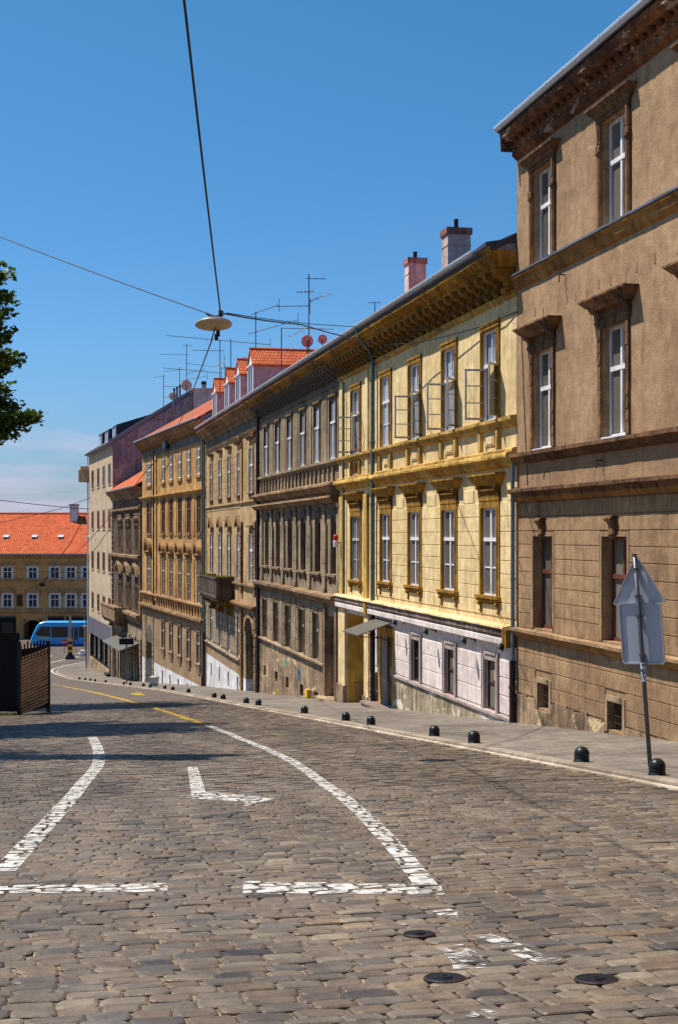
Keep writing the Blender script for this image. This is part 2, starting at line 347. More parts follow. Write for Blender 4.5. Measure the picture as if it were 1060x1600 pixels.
class Bld:
    def __init__(s, name, label, cat, vx, C, xl, xr, zb, depth=11):
        s.f = Fac(vx, C, xl, zb); s.zb = zb; s.root = thing(name, label, cat, s.f.loc, s.f.rz)
        s.len = s.f.X(xr); s.depth = depth; s.ops = []; s.cache = {}
    def part(s, mb, name, mat, parent=None, smooth=False, recalc=True):
        return mb.build(name, mat, parent or s.root, smooth=smooth, dz=-s.zb, recalc=recalc)
    def opening(s, x0, x1, z0, z1, rev=.25): s.ops.append((x0, x1, z0, z1, rev))
    def wall(s, zt, zbot=None, mats=None, name='wall', x0=0.004, x1=None, seams=()):
        """front wall in horizontal zones: mats = [(ztop, zbottom, material)], holes for the openings"""
        x1 = s.len-.004 if x1 is None else x1
        for (za, zc, mat, nm) in mats:
            xs = sorted({x0, x1, *[v for o in s.ops for v in o[:2] if x0 < v < x1]})
            zs = sorted({za, zc, *[v for o in s.ops for v in o[2:4] if zc < v < za]})
            m = MB()
            for i in range(len(xs)-1):
                for j in range(len(zs)-1):
                    cx, cz = (xs[i]+xs[i+1])/2, (zs[j]+zs[j+1])/2
                    if any(o[0] < cx < o[1] and o[2] < cz < o[3] for o in s.ops): continue
                    m.quad((xs[i],0,zs[j]),(xs[i+1],0,zs[j]),(xs[i+1],0,zs[j+1]),(xs[i],0,zs[j+1]))
            for (a, b, c, d, r) in s.ops:
                lo, hi = max(c, zc), min(d, za)
                if hi <= lo: continue
                m.quad((a,0,lo),(a,0,hi),(a,r,hi),(a,r,lo)); m.quad((b,0,hi),(b,0,lo),(b,r,lo),(b,r,hi))
                if d <= za: m.quad((a,0,d),(b,0,d),(b,r,d),(a,r,d))
                if c >= zc: m.quad((a,0,c),(a,r,c),(b,r,c),(b,0,c))
            s.part(m, nm, mat, recalc=False)
    def shell(s, zt, zbot, mat, D=None, name='rear_wall'):
        D = D or s.depth; m = MB(); x0, x1 = .004, s.len-.004
        m.quad((x0,D,zbot),(x0,0,zbot),(x0,0,zt),(x0,D,zt)); m.quad((x1,0,zbot),(x1,D,zbot),(x1,D,zt),(x1,0,zt))
        m.quad((x1,D,zbot),(x0,D,zbot),(x0,D,zt),(x1,D,zt))
        s.part(m, name, mat, recalc=False)
    def mold(s, pts, mat, name='cornice', x0=None, x1=None, jit=.006, seg=None, inn=.03, parent=None):
        x0 = .006 if x0 is None else x0; x1 = s.len-.006 if x1 is None else x1
        pr = [(inn, pts[0][1])]+[(-o, z) for o, z in pts]+[(inn, pts[-1][1])]
        if abs(pts[0][0]) < 1e-6: pr.pop(0)
        seg = seg or max(1, int((x1-x0)/.45))
        m = MB(); m.prism(pr, x0, x1, seg, jit); return s.part(m, name, mat, parent)
    def bands(s, zl, mat, margin=.12, proud=.022, gap=.028, x0=None, x1=None, skip=(), name='rusticated_wall', zmargin=.0):
        x0 = .01 if x0 is None else x0; x1 = s.len-.01 if x1 is None else x1; m = MB()
        for za, zc in zip(zl, zl[1:]):
            iv = [(x0, x1)]
            for o in list(s.ops)+list(skip):
                a, b, c, d = o[:4]
                if c-zmargin < za-.001 and d+zmargin > zc+.001:
                    iv = [p for (p0, p1) in iv for p in ((p0, min(p1, a-margin)), (max(p0, b+margin), p1)) if p[1]-p[0] > .06]
            for p0, p1 in iv:
                g = gap/2; b = .012
                m.hexa([(p0+g-b,-.001,zc+g-b),(p1-g+b,-.001,zc+g-b),(p1-g+b,.02,zc+g-b),(p0+g-b,.02,zc+g-b),(p0+g-b,-.001,za-g+b),(p1-g+b,-.001,za-g+b),(p1-g+b,.02,za-g+b),(p0+g-b,.02,za-g+b)])
                m.hexa([(p0+g,-proud,zc+g),(p1-g,-proud,zc+g),(p1-g+b,-.001,zc+g-b),(p0+g-b,-.001,zc+g-b),(p0+g,-proud,za-g),(p1-g,-proud,za-g),(p1-g+b,-.001,za-g+b),(p0+g-b,-.001,za-g+b)])
        return s.part(m, name, mat)
    def win(s, xc, z0, w, h, style, rev=None, name='window', **kw):
        key = (style.__name__, round(w, 3), round(h, 3), tuple(sorted(kw.items())))
        if key not in s.cache: s.cache[key] = [(n, mb.mesh(n, mt), mt) for n, mb, mt in style(w, h, **kw)]
        s.ops.append((xc-w/2, xc+w/2, z0, z0+h, rev or .25))
        root = None
        for n, me, mt in s.cache[key]:
            if root is None: root = link(name, me, s.root, (xc, 0, z0-s.zb))
            else: link(n, me, root)
        return root
    def roof(s, ze, oe, slope, D=None, mat=None, ridge=None, name='roof', thick=.12, x0=0, x1=None):
        D = D or s.depth; ridge = ridge or D/2; x1 = s.len if x1 is None else x1
        zr = ze+(ridge+oe)*math.tan(R(slope)); m = MB()
        m.prism([(-oe, ze), (ridge, zr), (D, ze+.4), (D, ze+.25), (ridge, zr-thick*1.3), (-oe+.05, ze-thick)], x0+.003, x1-.003)
        return s.part(m, name, mat)
    def gutter(s, z, o, mat, r=.075, x0=None, x1=None, name='gutter'):
        x0 = 0 if x0 is None else x0; x1 = s.len if x1 is None else x1
        pr = [(-o-r*math.cos(a), z-r*math.sin(a)) for a in [math.pi*k/8 for k in range(9)]]
        pr += [(-o+r*.82*math.cos(a-0), z-r*.82*math.sin(a)) for a in [math.pi*k/8 for k in range(9)]]
        pr2 = [(-o-r, z+.012)]+pr[:9]+[(-o+r, z+.012)]+[(-o+r*.85*math.cos(a), z-r*.85*math.sin(a)) for a in [math.pi*k/8 for k in range(9)]]
        m = MB(); m.prism(pr2, x0+.003, x1-.003, max(1, int((x1-x0)/2)), .002)
        k = x0+.5
        while k < x1: m.box(k, k+.025, -o-r-.006, -o-r+.01, z-.05, z+.03); k += .95
        return s.part(m, name, mat)
    def pipe(s, x, zt, zb, o=.13, r=.055, mat=None, name='downpipe', mat2=None, zsplit=None):
        m = MB(); zs = zsplit if zsplit is not None else zb
        m.tube([(x, -o, zt), (x, -o, zs)], r, 8); k = zt-.6
        while k > zs+.2: m.tube([(x,-o,k),(x,-o,k-.05)], r*1.25, 8); k -= 2.0
        p = s.part(m, name, mat, smooth=False)
        if mat2:
            m = MB(); m.tube([(x,-o,zs),(x,-o,zb)], r*1.3, 8); m.tube([(x,-o,zs),(x,-o,zs-.08)], r*1.6, 8); s.part(m, 'pipe_shoe', mat2, p)
        return p
# ---- little shape helpers
def flare(m, b, t, y=.02):      # b,t = (x0,x1,o,z): rectangular block flaring from b to t
    m.hexa([(b[0],-b[2],b[3]),(b[1],-b[2],b[3]),(b[1],y,b[3]),(b[0],y,b[3]),(t[0],-t[2],t[3]),(t[1],-t[2],t[3]),(t[1],y,t[3]),(t[0],y,t[3])])
def bracket(m, xc, w, h, o, zt, y=.01):   # S-scroll console: top at zt, height h, projection o
    pr = [(y, zt), (-o, zt), (-o*1.02, zt-h*.10), (-o*.92, zt-h*.26), (-o*.62, zt-h*.38), (-o*.42, zt-h*.5), (-o*.36, zt-h*.66), (-o*.52, zt-h*.78), (-o*.5, zt-h*.92), (-o*.22, zt-h), (y, zt-h)]
    m.prism(pr, xc-w/2, xc+w/2)
    a, b = (-o*.72, zt-h*.2), (-o*.30, zt-h*.82)
    for (yy, zz), r in ((a, h*.17), (b, h*.12)):
        m.tube([(xc-w/2-.015, yy, zz), (xc+w/2+.015, yy, zz)], r, 8)
def frame(m, w, h, y=.17, t=.065, d=.06, mull=1, trans=(.66,), bars=0, tb=.03, z0=0., off=0.):
    x0, x1 = -w/2+off, w/2-off
    m.box(x0, x0+t, y, y+d, z0, z0+h); m.box(x1-t, x1, y, y+d, z0, z0+h)
    m.box(x0+t, x1-t, y, y+d, z0, z0+t); m.box(x0+t, x1-t, y, y+d, z0+h-t, z0+h)
    zz = [z0+t]
    for f in trans:
        m.box(x0+t, x1-t, y-.018, y+d, z0+h*f-.045, z0+h*f+.045); zz += [z0+h*f-.045, z0+h*f+.045]
    zz.append(z0+h-t)
    for a, b in zip(zz[::2], zz[1::2]):
        for k in range(1, mull+1):
            x = x0+(x1-x0)*k/(mull+1); m.box(x-.04, x+.04, y-.008, y+d, a, b)
    if bars:
        a, b = zz[0], zz[1]
        for k in range(1, bars+1):
            zb = a+(b-a)*k/(bars+1)
            for j in range(mull+1):
                p0 = x0+(x1-x0)*j/(mull+1)+.04; p1 = x0+(x1-x0)*(j+1)/(mull+1)-.04
                m.box(p0+(t-.04 if j == 0 else 0), p1-(t-.04 if j == mull else 0), y+.012, y+d-.012, zb-tb/2, zb+tb/2)
def pane(w, h, y=.205): m = MB(); m.box(-w/2+.02, w/2-.02, y, y+.02, .02, h-.02); return m
def surround(m, w, h, t=.15, p=.05, bottom=False, top=True):
    m.box(-w/2-t, -w/2, -p, .015, 0, h); m.box(w/2, w/2+t, -p, .015, 0, h)
    if top: m.box(-w/2-t, w/2+t, -p-.003, .015, h, h+t)
    if bottom: m.box(-w/2-t, w/2+t, -p-.003, .015, -t, 0)
    # inner fillet
    m.box(-w/2-t*.35, -w/2-.004, -p-.02, -p+.002, 0, h); m.box(w/2+.004, w/2+t*.35, -p-.02, -p+.002, 0, h)

exec_list = []
# ============================================================ ground, road, pavement
ZS = 60.0                                            # setts are modelled stone by stone up to here
def frame_obj(name, verts, faces, mat, label=None, kind='structure', smooth=False):
    """verts given as (d, s, z) in the street's own frame"""
    me = bpy.data.meshes.new(name); me.from_pydata(verts, [], faces); me.materials.append(mat)
    o = link(name, me, None, (0,0,0), TH)
    if kind: o['kind'] = kind
    return o
m = NT('dry_ground'); m.col(m.mix(m.ramp(m.noise(.15, 8, .7), (.35, 0.), (.65, 1.)), lin((112,104,88)), lin((92,98,66)))); m_ground = m.set(.95)
def sett_sheet():
    t = NT('worn_basalt_setts')
    tc = t.n('TexCoord'); sp = t.n('SeparateXYZ'); t.l(tc.outputs['Object'], sp.inputs[0])
    cb = t.n('CombineXYZ'); t.l(sp.outputs[0], cb.inputs[0]); t.l(sp.outputs[1], cb.inputs[1])
    nz = t.n('TexNoise'); nz.inputs['Scale'].default_value = .8; t.l(cb.outputs[0], nz.inputs[0])
    vm = t.n('VectorMath', operation='MULTIPLY_ADD'); t.l(nz.outputs[1], vm.inputs[0]); vm.inputs[1].default_value = (.25, .25, 0); t.l(cb.outputs[0], vm.inputs[2])
    b = t.n('TexBrick'); t.l(vm.outputs[0], b.inputs[0]); b.inputs['Scale'].default_value = 1; b.inputs['Brick Width'].default_value = .25; b.inputs['Row Height'].default_value = .15
    b.inputs['Mortar Size'].default_value = .014; b.inputs['Color1'].default_value = lin((114,99,84)); b.inputs['Color2'].default_value = lin((86,77,68)); b.inputs['Mortar'].default_value = lin((78,64,52))
    c = t.mix(1, b.outputs[0], t.ramp(t.noise(.35, 7, .65, vm.outputs[0]), (.3, .8), (.7, 1.22)), 'MULTIPLY')
    c = t.mix(1, c, t.ramp(t.noise(4, 5, .75, t.coord((1, 2.2, 1))), (.3, .7), (.7, 1.25)), 'MULTIPLY')
    t.col(c); t.bump(b.outputs[1], -.02, .8); return t.set(.62, 0, .35)
m_sheet = sett_sheet()
def ground():
    ss = [-60, -20, 0, 60, 80, 100, 118, 134, 147, 158, 175, 300, 900, 2500]; ds = [-2500, -300, -40, 40, 300, 2500]
    v = [(d, s, gz(s)-.12) for s in ss for d in ds]; n = len(ds)
    f = [(i*n+j, i*n+j+1, (i+1)*n+j+1, (i+1)*n+j) for i in range(len(ss)-1) for j in range(n-1)]
    frame_obj('ground', v, f, m_ground)
    ss = [-30, 0, 60, 60.4, 80, 100, 118, 134, 147, 158, 175, 320]; ds = [-60, -12, 12, 90]
    v = [(d, s, gz(s)-(.045 if s < 60.2 else 0.)) for s in ss for d in ds]; n = len(ds)
    f = [(i*n+j, i*n+j+1, (i+1)*n+j+1, (i+1)*n+j) for i in range(len(ss)-1) for j in range(n-1)]
    frame_obj('road', v, f, m_sheet)
ground()
# --- individually modelled setts
def wav(s, d):
    return .045*np.sin(d*.9+s*.31)+.03*np.sin(d*.41+s*1.3+1)+.018*np.sin(d*2.3-s*.7)
def tilt(s, d): return .003+.005*np.sin(s*1.7+d*.6)*np.sin(d*1.1+.4*s)+.003*np.sin(s*.5+d*2.1)
SETTS = []      # (polygon in (s,d), z) of every flat sett top, for the painted marks
def build_setts():
    vs = []; fs = []; s = 3.9; row = 0
    while s < ZS:
        p = .142*rng.uniform(.86, 1.15); sc = s+p/2
        # lateral span the picture (with a margin to either side) can see
        Y = sc*U[1]
        dl = -(.245+.075)*sc*1.02+.213*sc-1.2; dl = sc*(-.32)*NV[0]+sc*NV[1]-1.0
        d = max(dl, -7.5)+rng.uniform(-.3, 0); near = s < 17
        while d < 7.36:
            w = .228*rng.uniform(.78, 1.24)
            if rng.rand() < .06: w *= .6
            d1 = min(d+w, 7.4); g = rng.uniform(.004, .012); gr = rng.uniform(.003, .010)
            if d1-d < .09: d = d1+.001; continue
            a, b = d+g/2, d1-g/2
            c0, c1 = s+gr, s+p-gr*.4
            j = lambda q: rng.uniform(-q, q)
            skew = .014*math.sin(row*.7)+j(.008)
            P = [(c0+j(.008), a+j(.006)), (c0+j(.008), b+j(.006)), (c1+j(.008), b+skew+j(.006)), (c1+j(.008), a+skew+j(.006))]
            P = [(x+float(wav(x, y)), y) for x, y in P]
            zc = gz(sc)+float(tilt(sc, a))+j(.0045); tx, ty = j(.022), j(.03)
            ms, md = sum(x for x, _ in P)/4, (a+b)/2
            zf = lambda x, y, q=zc-gz(sc), tx=tx, ty=ty, ms=ms, md=md: gz(x)+q+tx*(x-ms)+ty*(y-md)
            o = len(vs)
            if near:
                ring = []
                for k in range(4):                      # rounded corners: two points each
                    x, y = P[k]; xp, yp = P[k-1]; xn, yn = P[(k+1) % 4]; r1 = rng.uniform(.008, .028)
                    Lp = math.hypot(xp-x, yp-y); Ln = math.hypot(xn-x, yn-y)
                    ring.append((x+(xp-x)*r1/Lp, y+(yp-y)*r1/Lp)); ring.append((x+(xn-x)*r1/Ln, y+(yn-y)*r1/Ln))
                bev = rng.uniform(.008, .014)
                top = [(x+(ms-x)*bev/max(.05, math.hypot(ms-x, md-y))*1.5, y+(md-y)*bev/max(.05, math.hypot(ms-x, md-y))*1.5) for x, y in ring]
                for x, y in top: vs.append((y, x, zf(x, y)))
                for x, y in ring: vs.append((y, x, zf(x, y)-bev*.75))
                for x, y in ring: vs.append((y, x, gz(x)-.05))
                fs.append(tuple(o+k for k in range(7, -1, -1)))
                for k in range(8):
                    q = (k+1) % 8; fs.append((o+k, o+q, o+8+q, o+8+k)); fs.append((o+8+k, o+8+q, o+16+q, o+16+k))
                SETTS.append((top, zf))
            else:
                top = [(x+(ms-x)*.06, y+(md-y)*.03) for x, y in P]
                for x, y in top: vs.append((y, x, zf(x, y)))
                for x, y in P: vs.append((y, x, zf(x, y)-.02))
                fs.append((o+3, o+2, o+1, o))
                for k in range(4): q = (k+1) % 4; fs.append((o+k, o+q, o+4+q, o+4+k))
                SETTS.append((top, zf))
            d = d1
        s += p; row += 1
    t = NT('basalt_sett_stone'); geo = t.n('NewGeometry'); ri = geo.outputs['Random Per Island']
    r = t.n('ValToRGB'); e = r.color_ramp; e.interpolation = 'LINEAR'; cols = [(88,76,65),(107,92,76),(92,84,77),(114,95,75),(99,86,72),(107,95,81),(104,82,63),(84,76,70),(110,92,73),(96,83,71),(124,110,92),(90,79,68),(56,51,47)]
    e.elements[0].color = lin(cols[0]); e.elements[1].color = lin(cols[-1]); e.elements[1].position = 1
    for i, c in enumerate(cols[1:-1]): q = e.elements.new((i+1)/(len(cols)-1)); q.color = lin(c)
    t.l(ri, r.inputs[0])
    o = t.coord(); c = t.mix(1, r.outputs[0], t.ramp(t.noise(7, 7, .72, o), (.28, .62), (.72, 1.3)), 'MULTIPLY')
    c = t.mix(1, c, t.ramp(t.noise(.3, 6, .65, o), (.35, .84), (.65, 1.18)), 'MULTIPLY')
    c = t.mix(t.ramp(t.noise(2.4, 6, .7, o), (.56, 0.), (.72, .55)), c, lin((150,128,104)))     # sand dust
    c = t.mix(1, c, t.ramp(t.noise(1, 5, .6, t.coord((1.1, .10, 1))), (.38, .80), (.6, 1.16)), 'MULTIPLY')     # polished wheel tracks
    c = t.mix(t.ramp(t.noise(.9, 5, .7, o), (.64, 0.), (.70, .55)), c, lin((52,48,46)))       # oil and tar stains
    g = t.noise(60, 4, .75, o); c = t.mix(1, c, t.ramp(g, (.3, .8), (.7, 1.2)), 'MULTIPLY')
    t.col(c); b = t.bump(g, .003, .6); t.bump(t.noise(11, 5, .65, o), .012, .7, b); mat = t.set(.56, 0, .4)
    rr = t.ramp(t.noise(5, 4, .6, o), (.3, .42), (.7, .75)); t.l(rr, t.p.inputs['Roughness'])
    frame_obj('road_setts', vs, fs, mat)
    t = NT('sandy_joint_fill'); o = t.coord()
    c = t.mix(t.ramp(t.noise(1.1, 7, .7, o), (.42, 0.), (.6, 1.)), lin((152,130,104)), lin((92,78,64)))
    c = t.mix(t.ramp(t.noise(2.7, 6, .7, o), (.66, 0.), (.70, 1.)), c, lin((84,96,44)))         # moss in the joints
    t.col(c); t.bump(t.noise(50, 4, .8, o), .006, 1.); mat = t.set(.95)
    v = []; f = []; ss = list(np.arange(3.2, ZS+.01, 1.94)); ss[-1] = ZS; dd = [-9]+list(np.arange(-8, 7.4, 1.1))+[7.42]
    for s_ in ss:
        for d_ in dd: v.append((d_, s_, gz(s_)-.0135))
    n = len(dd)
    f = [(i*n+j, i*n+j+1, (i+1)*n+j+1, (i+1)*n+j) for i in range(len(ss)-1) for j in range(n-1)]
    frame_obj('joint_sand', v, f, mat)
build_setts()
# --- painted marks, laid only on the sett tops
def paint_mat(name, c, wear):
    t = NT(name); o = t.coord(); t.col(t.mix(t.ramp(t.noise(9, 5, .7, o), (.35, 0.), (.65, 1.)), lin(c), lin(tuple(int(x*.66) for x in c))))
    a = t.mix(.5, t.noise(7, 9, .8, o), t.noise(30, 6, .8, t.coord((.5, 1.9, 1))))
    t.l(t.ramp(a, (wear, 1.), (wear+.03, 0.)), t.p.inputs['Alpha']); return t.set(.7)
m_paint = paint_mat('white_road_paint', (228,222,214), .515)
m_paintworn = paint_mat('worn_white_road_paint', (226,222,216), .475)
m_painty = paint_mat('yellow_road_paint', (216,172,44), .55)
m_faint = paint_mat('almost_gone_road_paint', (206,200,192), .41)
def clip(poly, quad):
    out = poly; n = len(quad)
    area = sum(quad[i][0]*quad[(i+1) % n][1]-quad[(i+1) % n][0]*quad[i][1] for i in range(n))
    if area < 0: quad = quad[::-1]
    for i in range(n):
        a, b = quad[i], quad[(i+1) % n]; inp = out; out = []
        side = lambda p: (b[0]-a[0])*(p[1]-a[1])-(b[1]-a[1])*(p[0]-a[0])
        for k in range(len(inp)):
            p, q = inp[k], inp[(k+1) % len(inp)]; sp, sq = side(p), side(q)
            if sp >= 0: out.append(p)
            if (sp >= 0) != (sq >= 0):
                t = sp/(sp-sq); out.append((p[0]+(q[0]-p[0])*t, p[1]+(q[1]-p[1])*t))
        if len(out) < 3: return []
    return out
SC_ARR = np.array([[np.mean([q[0] for q in t]), np.mean([q[1] for q in t])] for t, _ in SETTS])
def mark(polys, mat, name='road_marking'):
    """polys: convex polygons in (s,d)"""
    vs = []; fs = []
    for q in polys:
        qa = np.array(q); smin, dmin = qa.min(0); smax, dmax = qa.max(0)
        if smin < ZS:
            idx = np.where((SC_ARR[:,0] > smin-.3) & (SC_ARR[:,0] < smax+.3) & (SC_ARR[:,1] > dmin-.4) & (SC_ARR[:,1] < dmax+.4))[0]
            for i in idx:
                top, zf = SETTS[i]; c = clip(top, list(q))
                if len(c) >= 3:
                    o = len(vs); vs += [(y, x, zf(x, y)+.004) for x, y in c]; fs.append(tuple(range(o, o+len(c))))
        if smax > ZS:
            c = clip([(ZS+.4, -200), (400, -200), (400, 200), (ZS+.4, 200)][::-1], list(q)) if smin < ZS else list(q)
            if len(c) >= 3: o = len(vs); vs += [(y, x, gz(x)+.006) for x, y in c]; fs.append(tuple(range(o, o+len(c))))
    ob = frame_obj(name, vs, fs, mat); return ob
def strip(px, w):          # px: pixel polyline -> quads of width w (m)
    P = [hit(x, y)[2:] for x, y in px]; Q = []
    for k in range(3):     # smooth
        N_ = [P[0]]
        for a, b in zip(P, P[1:]): N_ += [(a[0]*.75+b[0]*.25, a[1]*.75+b[1]*.25), (a[0]*.25+b[0]*.75, a[1]*.25+b[1]*.75)]
        P = N_+[P[-1]] if k < 2 else P
    for i, (a, b) in enumerate(zip(P, P[1:])):
        L_ = math.hypot(b[0]-a[0], b[1]-a[1])
        if L_ < 1e-5: continue
        n = (-(b[1]-a[1])/L_*w/2, (b[0]-a[0])/L_*w/2); e = .01
        Q.append([(a[0]+n[0], a[1]+n[1]), (b[0]+n[0], b[1]+n[1]), (b[0]-n[0], b[1]-n[1]), (a[0]-n[0], a[1]-n[1])])
    return Q
def pixpoly(pts): return [hit(x, y)[2:] for x, y in pts]
mark(strip([(324,1133.5),(360,1147),(400,1164),(440,1181),(470,1198),(500,1219),(540,1249),(570,1275),(598,1303),(630,1338),(655,1370),(676,1397)], .17), m_paint)
mark(strip([(5,1361),(38,1326),(72,1291),(105,1255),(130,1224),(147,1205)], .2), m_paint)
mark(strip([(147,1205),(155,1194),(155,1175),(150,1162),(144,1152)], .2), m_paint)
mark(strip([(122,1136),(132,1141)], .3), m_faint)
mark([pixpoly([(0,1384),(262,1383),(262,1396),(0,1397)])], m_paint)
mark([pixpoly([(-200,1385),(0,1384),(0,1397),(-200,1398)])], m_paint)
mark([pixpoly([(380,1380),(690,1383),(692,1398),(380,1399)])], m_paint)
mark([pixpoly([(293,1199),(309,1199),(322,1239),(300,1248)]), pixpoly([(300,1248),(322,1238),(386,1243.5),(385,1254)]), pixpoly([(386,1243),(428,1249.5),(382,1261)])], m_paint)
mark([pixpoly([(676,1424),(716,1420),(716,1436),(680,1432)])], m_paintworn)
mark(strip([(700,1478),(728,1495),(735,1516)], .17), m_paintworn)
mark(strip([(752,1462),(790,1474),(815,1490),(865,1506)], .13), m_paintworn)
mark(strip([(735,1588),(775,1592)], .13), m_paintworn)
mark(strip([(480,1196),(540,1192),(600,1186),(650,1196)], .5), m_faint)
mark(strip([(560,1186),(600,1199)], .4), m_faint)
mark(strip([(318,1131.5),(285,1120),(250,1109),(215,1099),(180,1089.5),(130,1078),(98,1072)], .2), m_painty)
mark(strip([(93,1071),(83,1069.3)], .2), m_painty)
mark([pixpoly([(205,1083.5),(222,1082.5),(222,1085),(205,1085)]), pixpoly([(214,1081.5),(228,1086.2),(209,1086.2)])], m_painty)
mark(strip([(258,1089.5),(280,1091),(300,1093)], .15), m_faint)
mark(strip([(101,1057.5),(88,1053.5),(80,1049),(84,1045),(96,1041),(135,1034)], .25), m_paint)
mark(strip([(76,1036),(100,1031),(134,1023)], .25), m_paint)
mark(strip([(76,1027),(80,1024)], .35), m_paint)
mark(strip([(74,1060.5),(95,1060),(118,1063)], .15), m_faint)
# --- kerb and pavement
KB = [(-10,7.5),(10,7.5),(20,7.5),(30,7.52),(42,7.52),(55,7.52),(70,7.55),(82,7.5),(90,7.25),(100,6.75),(110,6.15),(118,5.5),(124,4.75),(129,3.95),(136,3.4),(143,3.0),(149.5,2.75),(154,3.1),(158,3.9),(162,5.9),(165,9),(166.5,14),(167,30)]
m_pave = stucco('grey_asphalt_pavement', (132,124,114), (112,104,96), (84,76,70), .35, (100,92,86), .60, grain=.18, bump=.003, big=.3, pscale=.7)
def pave_lines():
    t = m_pave.node_tree; p = [n for n in t.nodes if n.type == 'BSDF_PRINCIPLED'][0]; src = p.inputs['Base Color'].links[0].from_socket
    tc = t.nodes.new('ShaderNodeTexCoord'); b = t.nodes.new('ShaderNodeTexBrick'); t.links.new(tc.outputs['Object'], b.inputs[0]); b.inputs['Scale'].default_value = 1
    b.inputs['Brick Width'].default_value = .42; b.inputs['Row Height'].default_value = .21; b.inputs['Mortar Size'].default_value = .008
    b.inputs['Color1'].default_value = (1.16,1.13,1.1,1); b.inputs['Color2'].default_value = (.82,.81,.8,1); b.inputs['Mortar'].default_value = (.55,.53,.5,1)
    m = t.nodes.new('ShaderNodeMixRGB'); m.blend_type = 'MULTIPLY'; m.inputs[0].default_value = 1; t.links.new(src, m.inputs[1]); t.links.new(b.outputs[0], m.inputs[2]); t.links.new(m.outputs[0], p.inputs['Base Color'])
pave_lines()
m_kerb = stucco('pale_kerbstone', (156,142,126), (134,120,106), (96,84,74), .5, None, grain=.2, bump=.005)
m_kline = stucco('pale_kerb_edge', (206,190,170), (170,150,130), (104,90,78), .6, (130,112,96), .62, grain=.15)
def kerb():
    v = []; n = len(KB)
    def nrm(i):
        a = KB[max(i-1, 0)]; b = KB[min(i+1, n-1)]; L_ = math.hypot(b[0]-a[0], b[1]-a[1]); return (-(b[1]-a[1])/L_, (b[0]-a[0])/L_)
    # finer resampling
    P = []
    for i in range(n-1):
        k = max(1, int(math.hypot(KB[i+1][0]-KB[i][0], KB[i+1][1]-KB[i][1])/1.0))
        for j in range(k):
            t = j/k; a, b = nrm(i), nrm(i+1); P.append((KB[i][0]*(1-t)+KB[i+1][0]*t, KB[i][1]*(1-t)+KB[i+1][1]*t, a[0]*(1-t)+b[0]*t, a[1]*(1-t)+b[1]*t))
    def ribbon(offs, name, mat):    # offs: (offset towards the pavement, height)
        v = []
        for (s, d, a, b) in P:
            jj = random.uniform(-.006, .006)
            for (o, h) in offs: v.append((d+b*o+jj, s+a*o, gz(s)+h))
        k = len(offs); f = [(i*k+j, i*k+j+1, (i+1)*k+j+1, (i+1)*k+j) for i in range(len(P)-1) for j in range(k-1)]
        frame_obj(name, v, f, mat)
    ribbon([(-.07,-.05),(-.07,.012),(-.01,.02)], 'gutter_edge', m_kline)
    ribbon([(-.01,-.05),(0,.055),(.02,.066),(.2,.07),(.2,.0)], 'kerb', m_kerb)
    v = []
    for (s, d, a, b) in P:
        if s <= 150 or b > .3:
            v += [(d+b*.2, s+a*.2, gz(s)+.066), (d+max(5.5, 6.5+b*6), s-(8 if s > 140 else 0) if s > 140 else s, gz(s if s <= 140 else s-8)+.07)]
        else: v += [(d+b*.2, s+a*.2, gz(s)+.066), (14., min(s-14, 145), gz(min(s-14, 145))+.07)]
    f = [(2*i, 2*i+1, 2*i+3, 2*i+2) for i in range(len(P)-1)]
    frame_obj('pavement', v, f, m_pave)
kerb()
def ordw(i): return ['first','second','third','fourth','fifth','sixth','seventh','eighth','ninth','tenth','eleventh','twelfth','thirteenth','fourteenth','fifteenth','sixteenth','seventeenth','eighteenth','nineteenth','twentieth','twenty-first','twenty-second','twenty-third'][i]
def valve(px, py, r, lab):
    X, Y, s, d = hit(px, py); z = gz(s)
    root = thing('valve_cover', lab, 'valve cover', (X, Y, z+.0), 0, 'small iron covers set in the cobbles')
    m = MB(); m.lathe([(r*1.12, -.05), (r*1.12, .008), (r*1.02, .013), (r, .009)], 20); a = m.build('frame', m_iron, root)
    m = MB(); m.lathe([(r*.96, -.02), (r*.96, .011), (r*.45, .0115), (r*.42, .018), (r*.1, .019)], 20)
    for k in range(4): t = k*math.pi/4; m.box(-.01, .01, -.01, .01, .01, .02)
    m.build('lid', m_black, root)
    for o in root.children: o.rotation_euler = (R(-5), 0, TH)
valve(655, 1461, .085, 'small round iron cover in the cobbles by the end of the white line')
valve(695, 1530, .095, 'small round iron cover in the cobbles, left one of the near pair')
valve(932, 1532, .10, 'small round iron cover in the cobbles, right one of the near pair')
# ============================================================ facades
C1 = 25014.
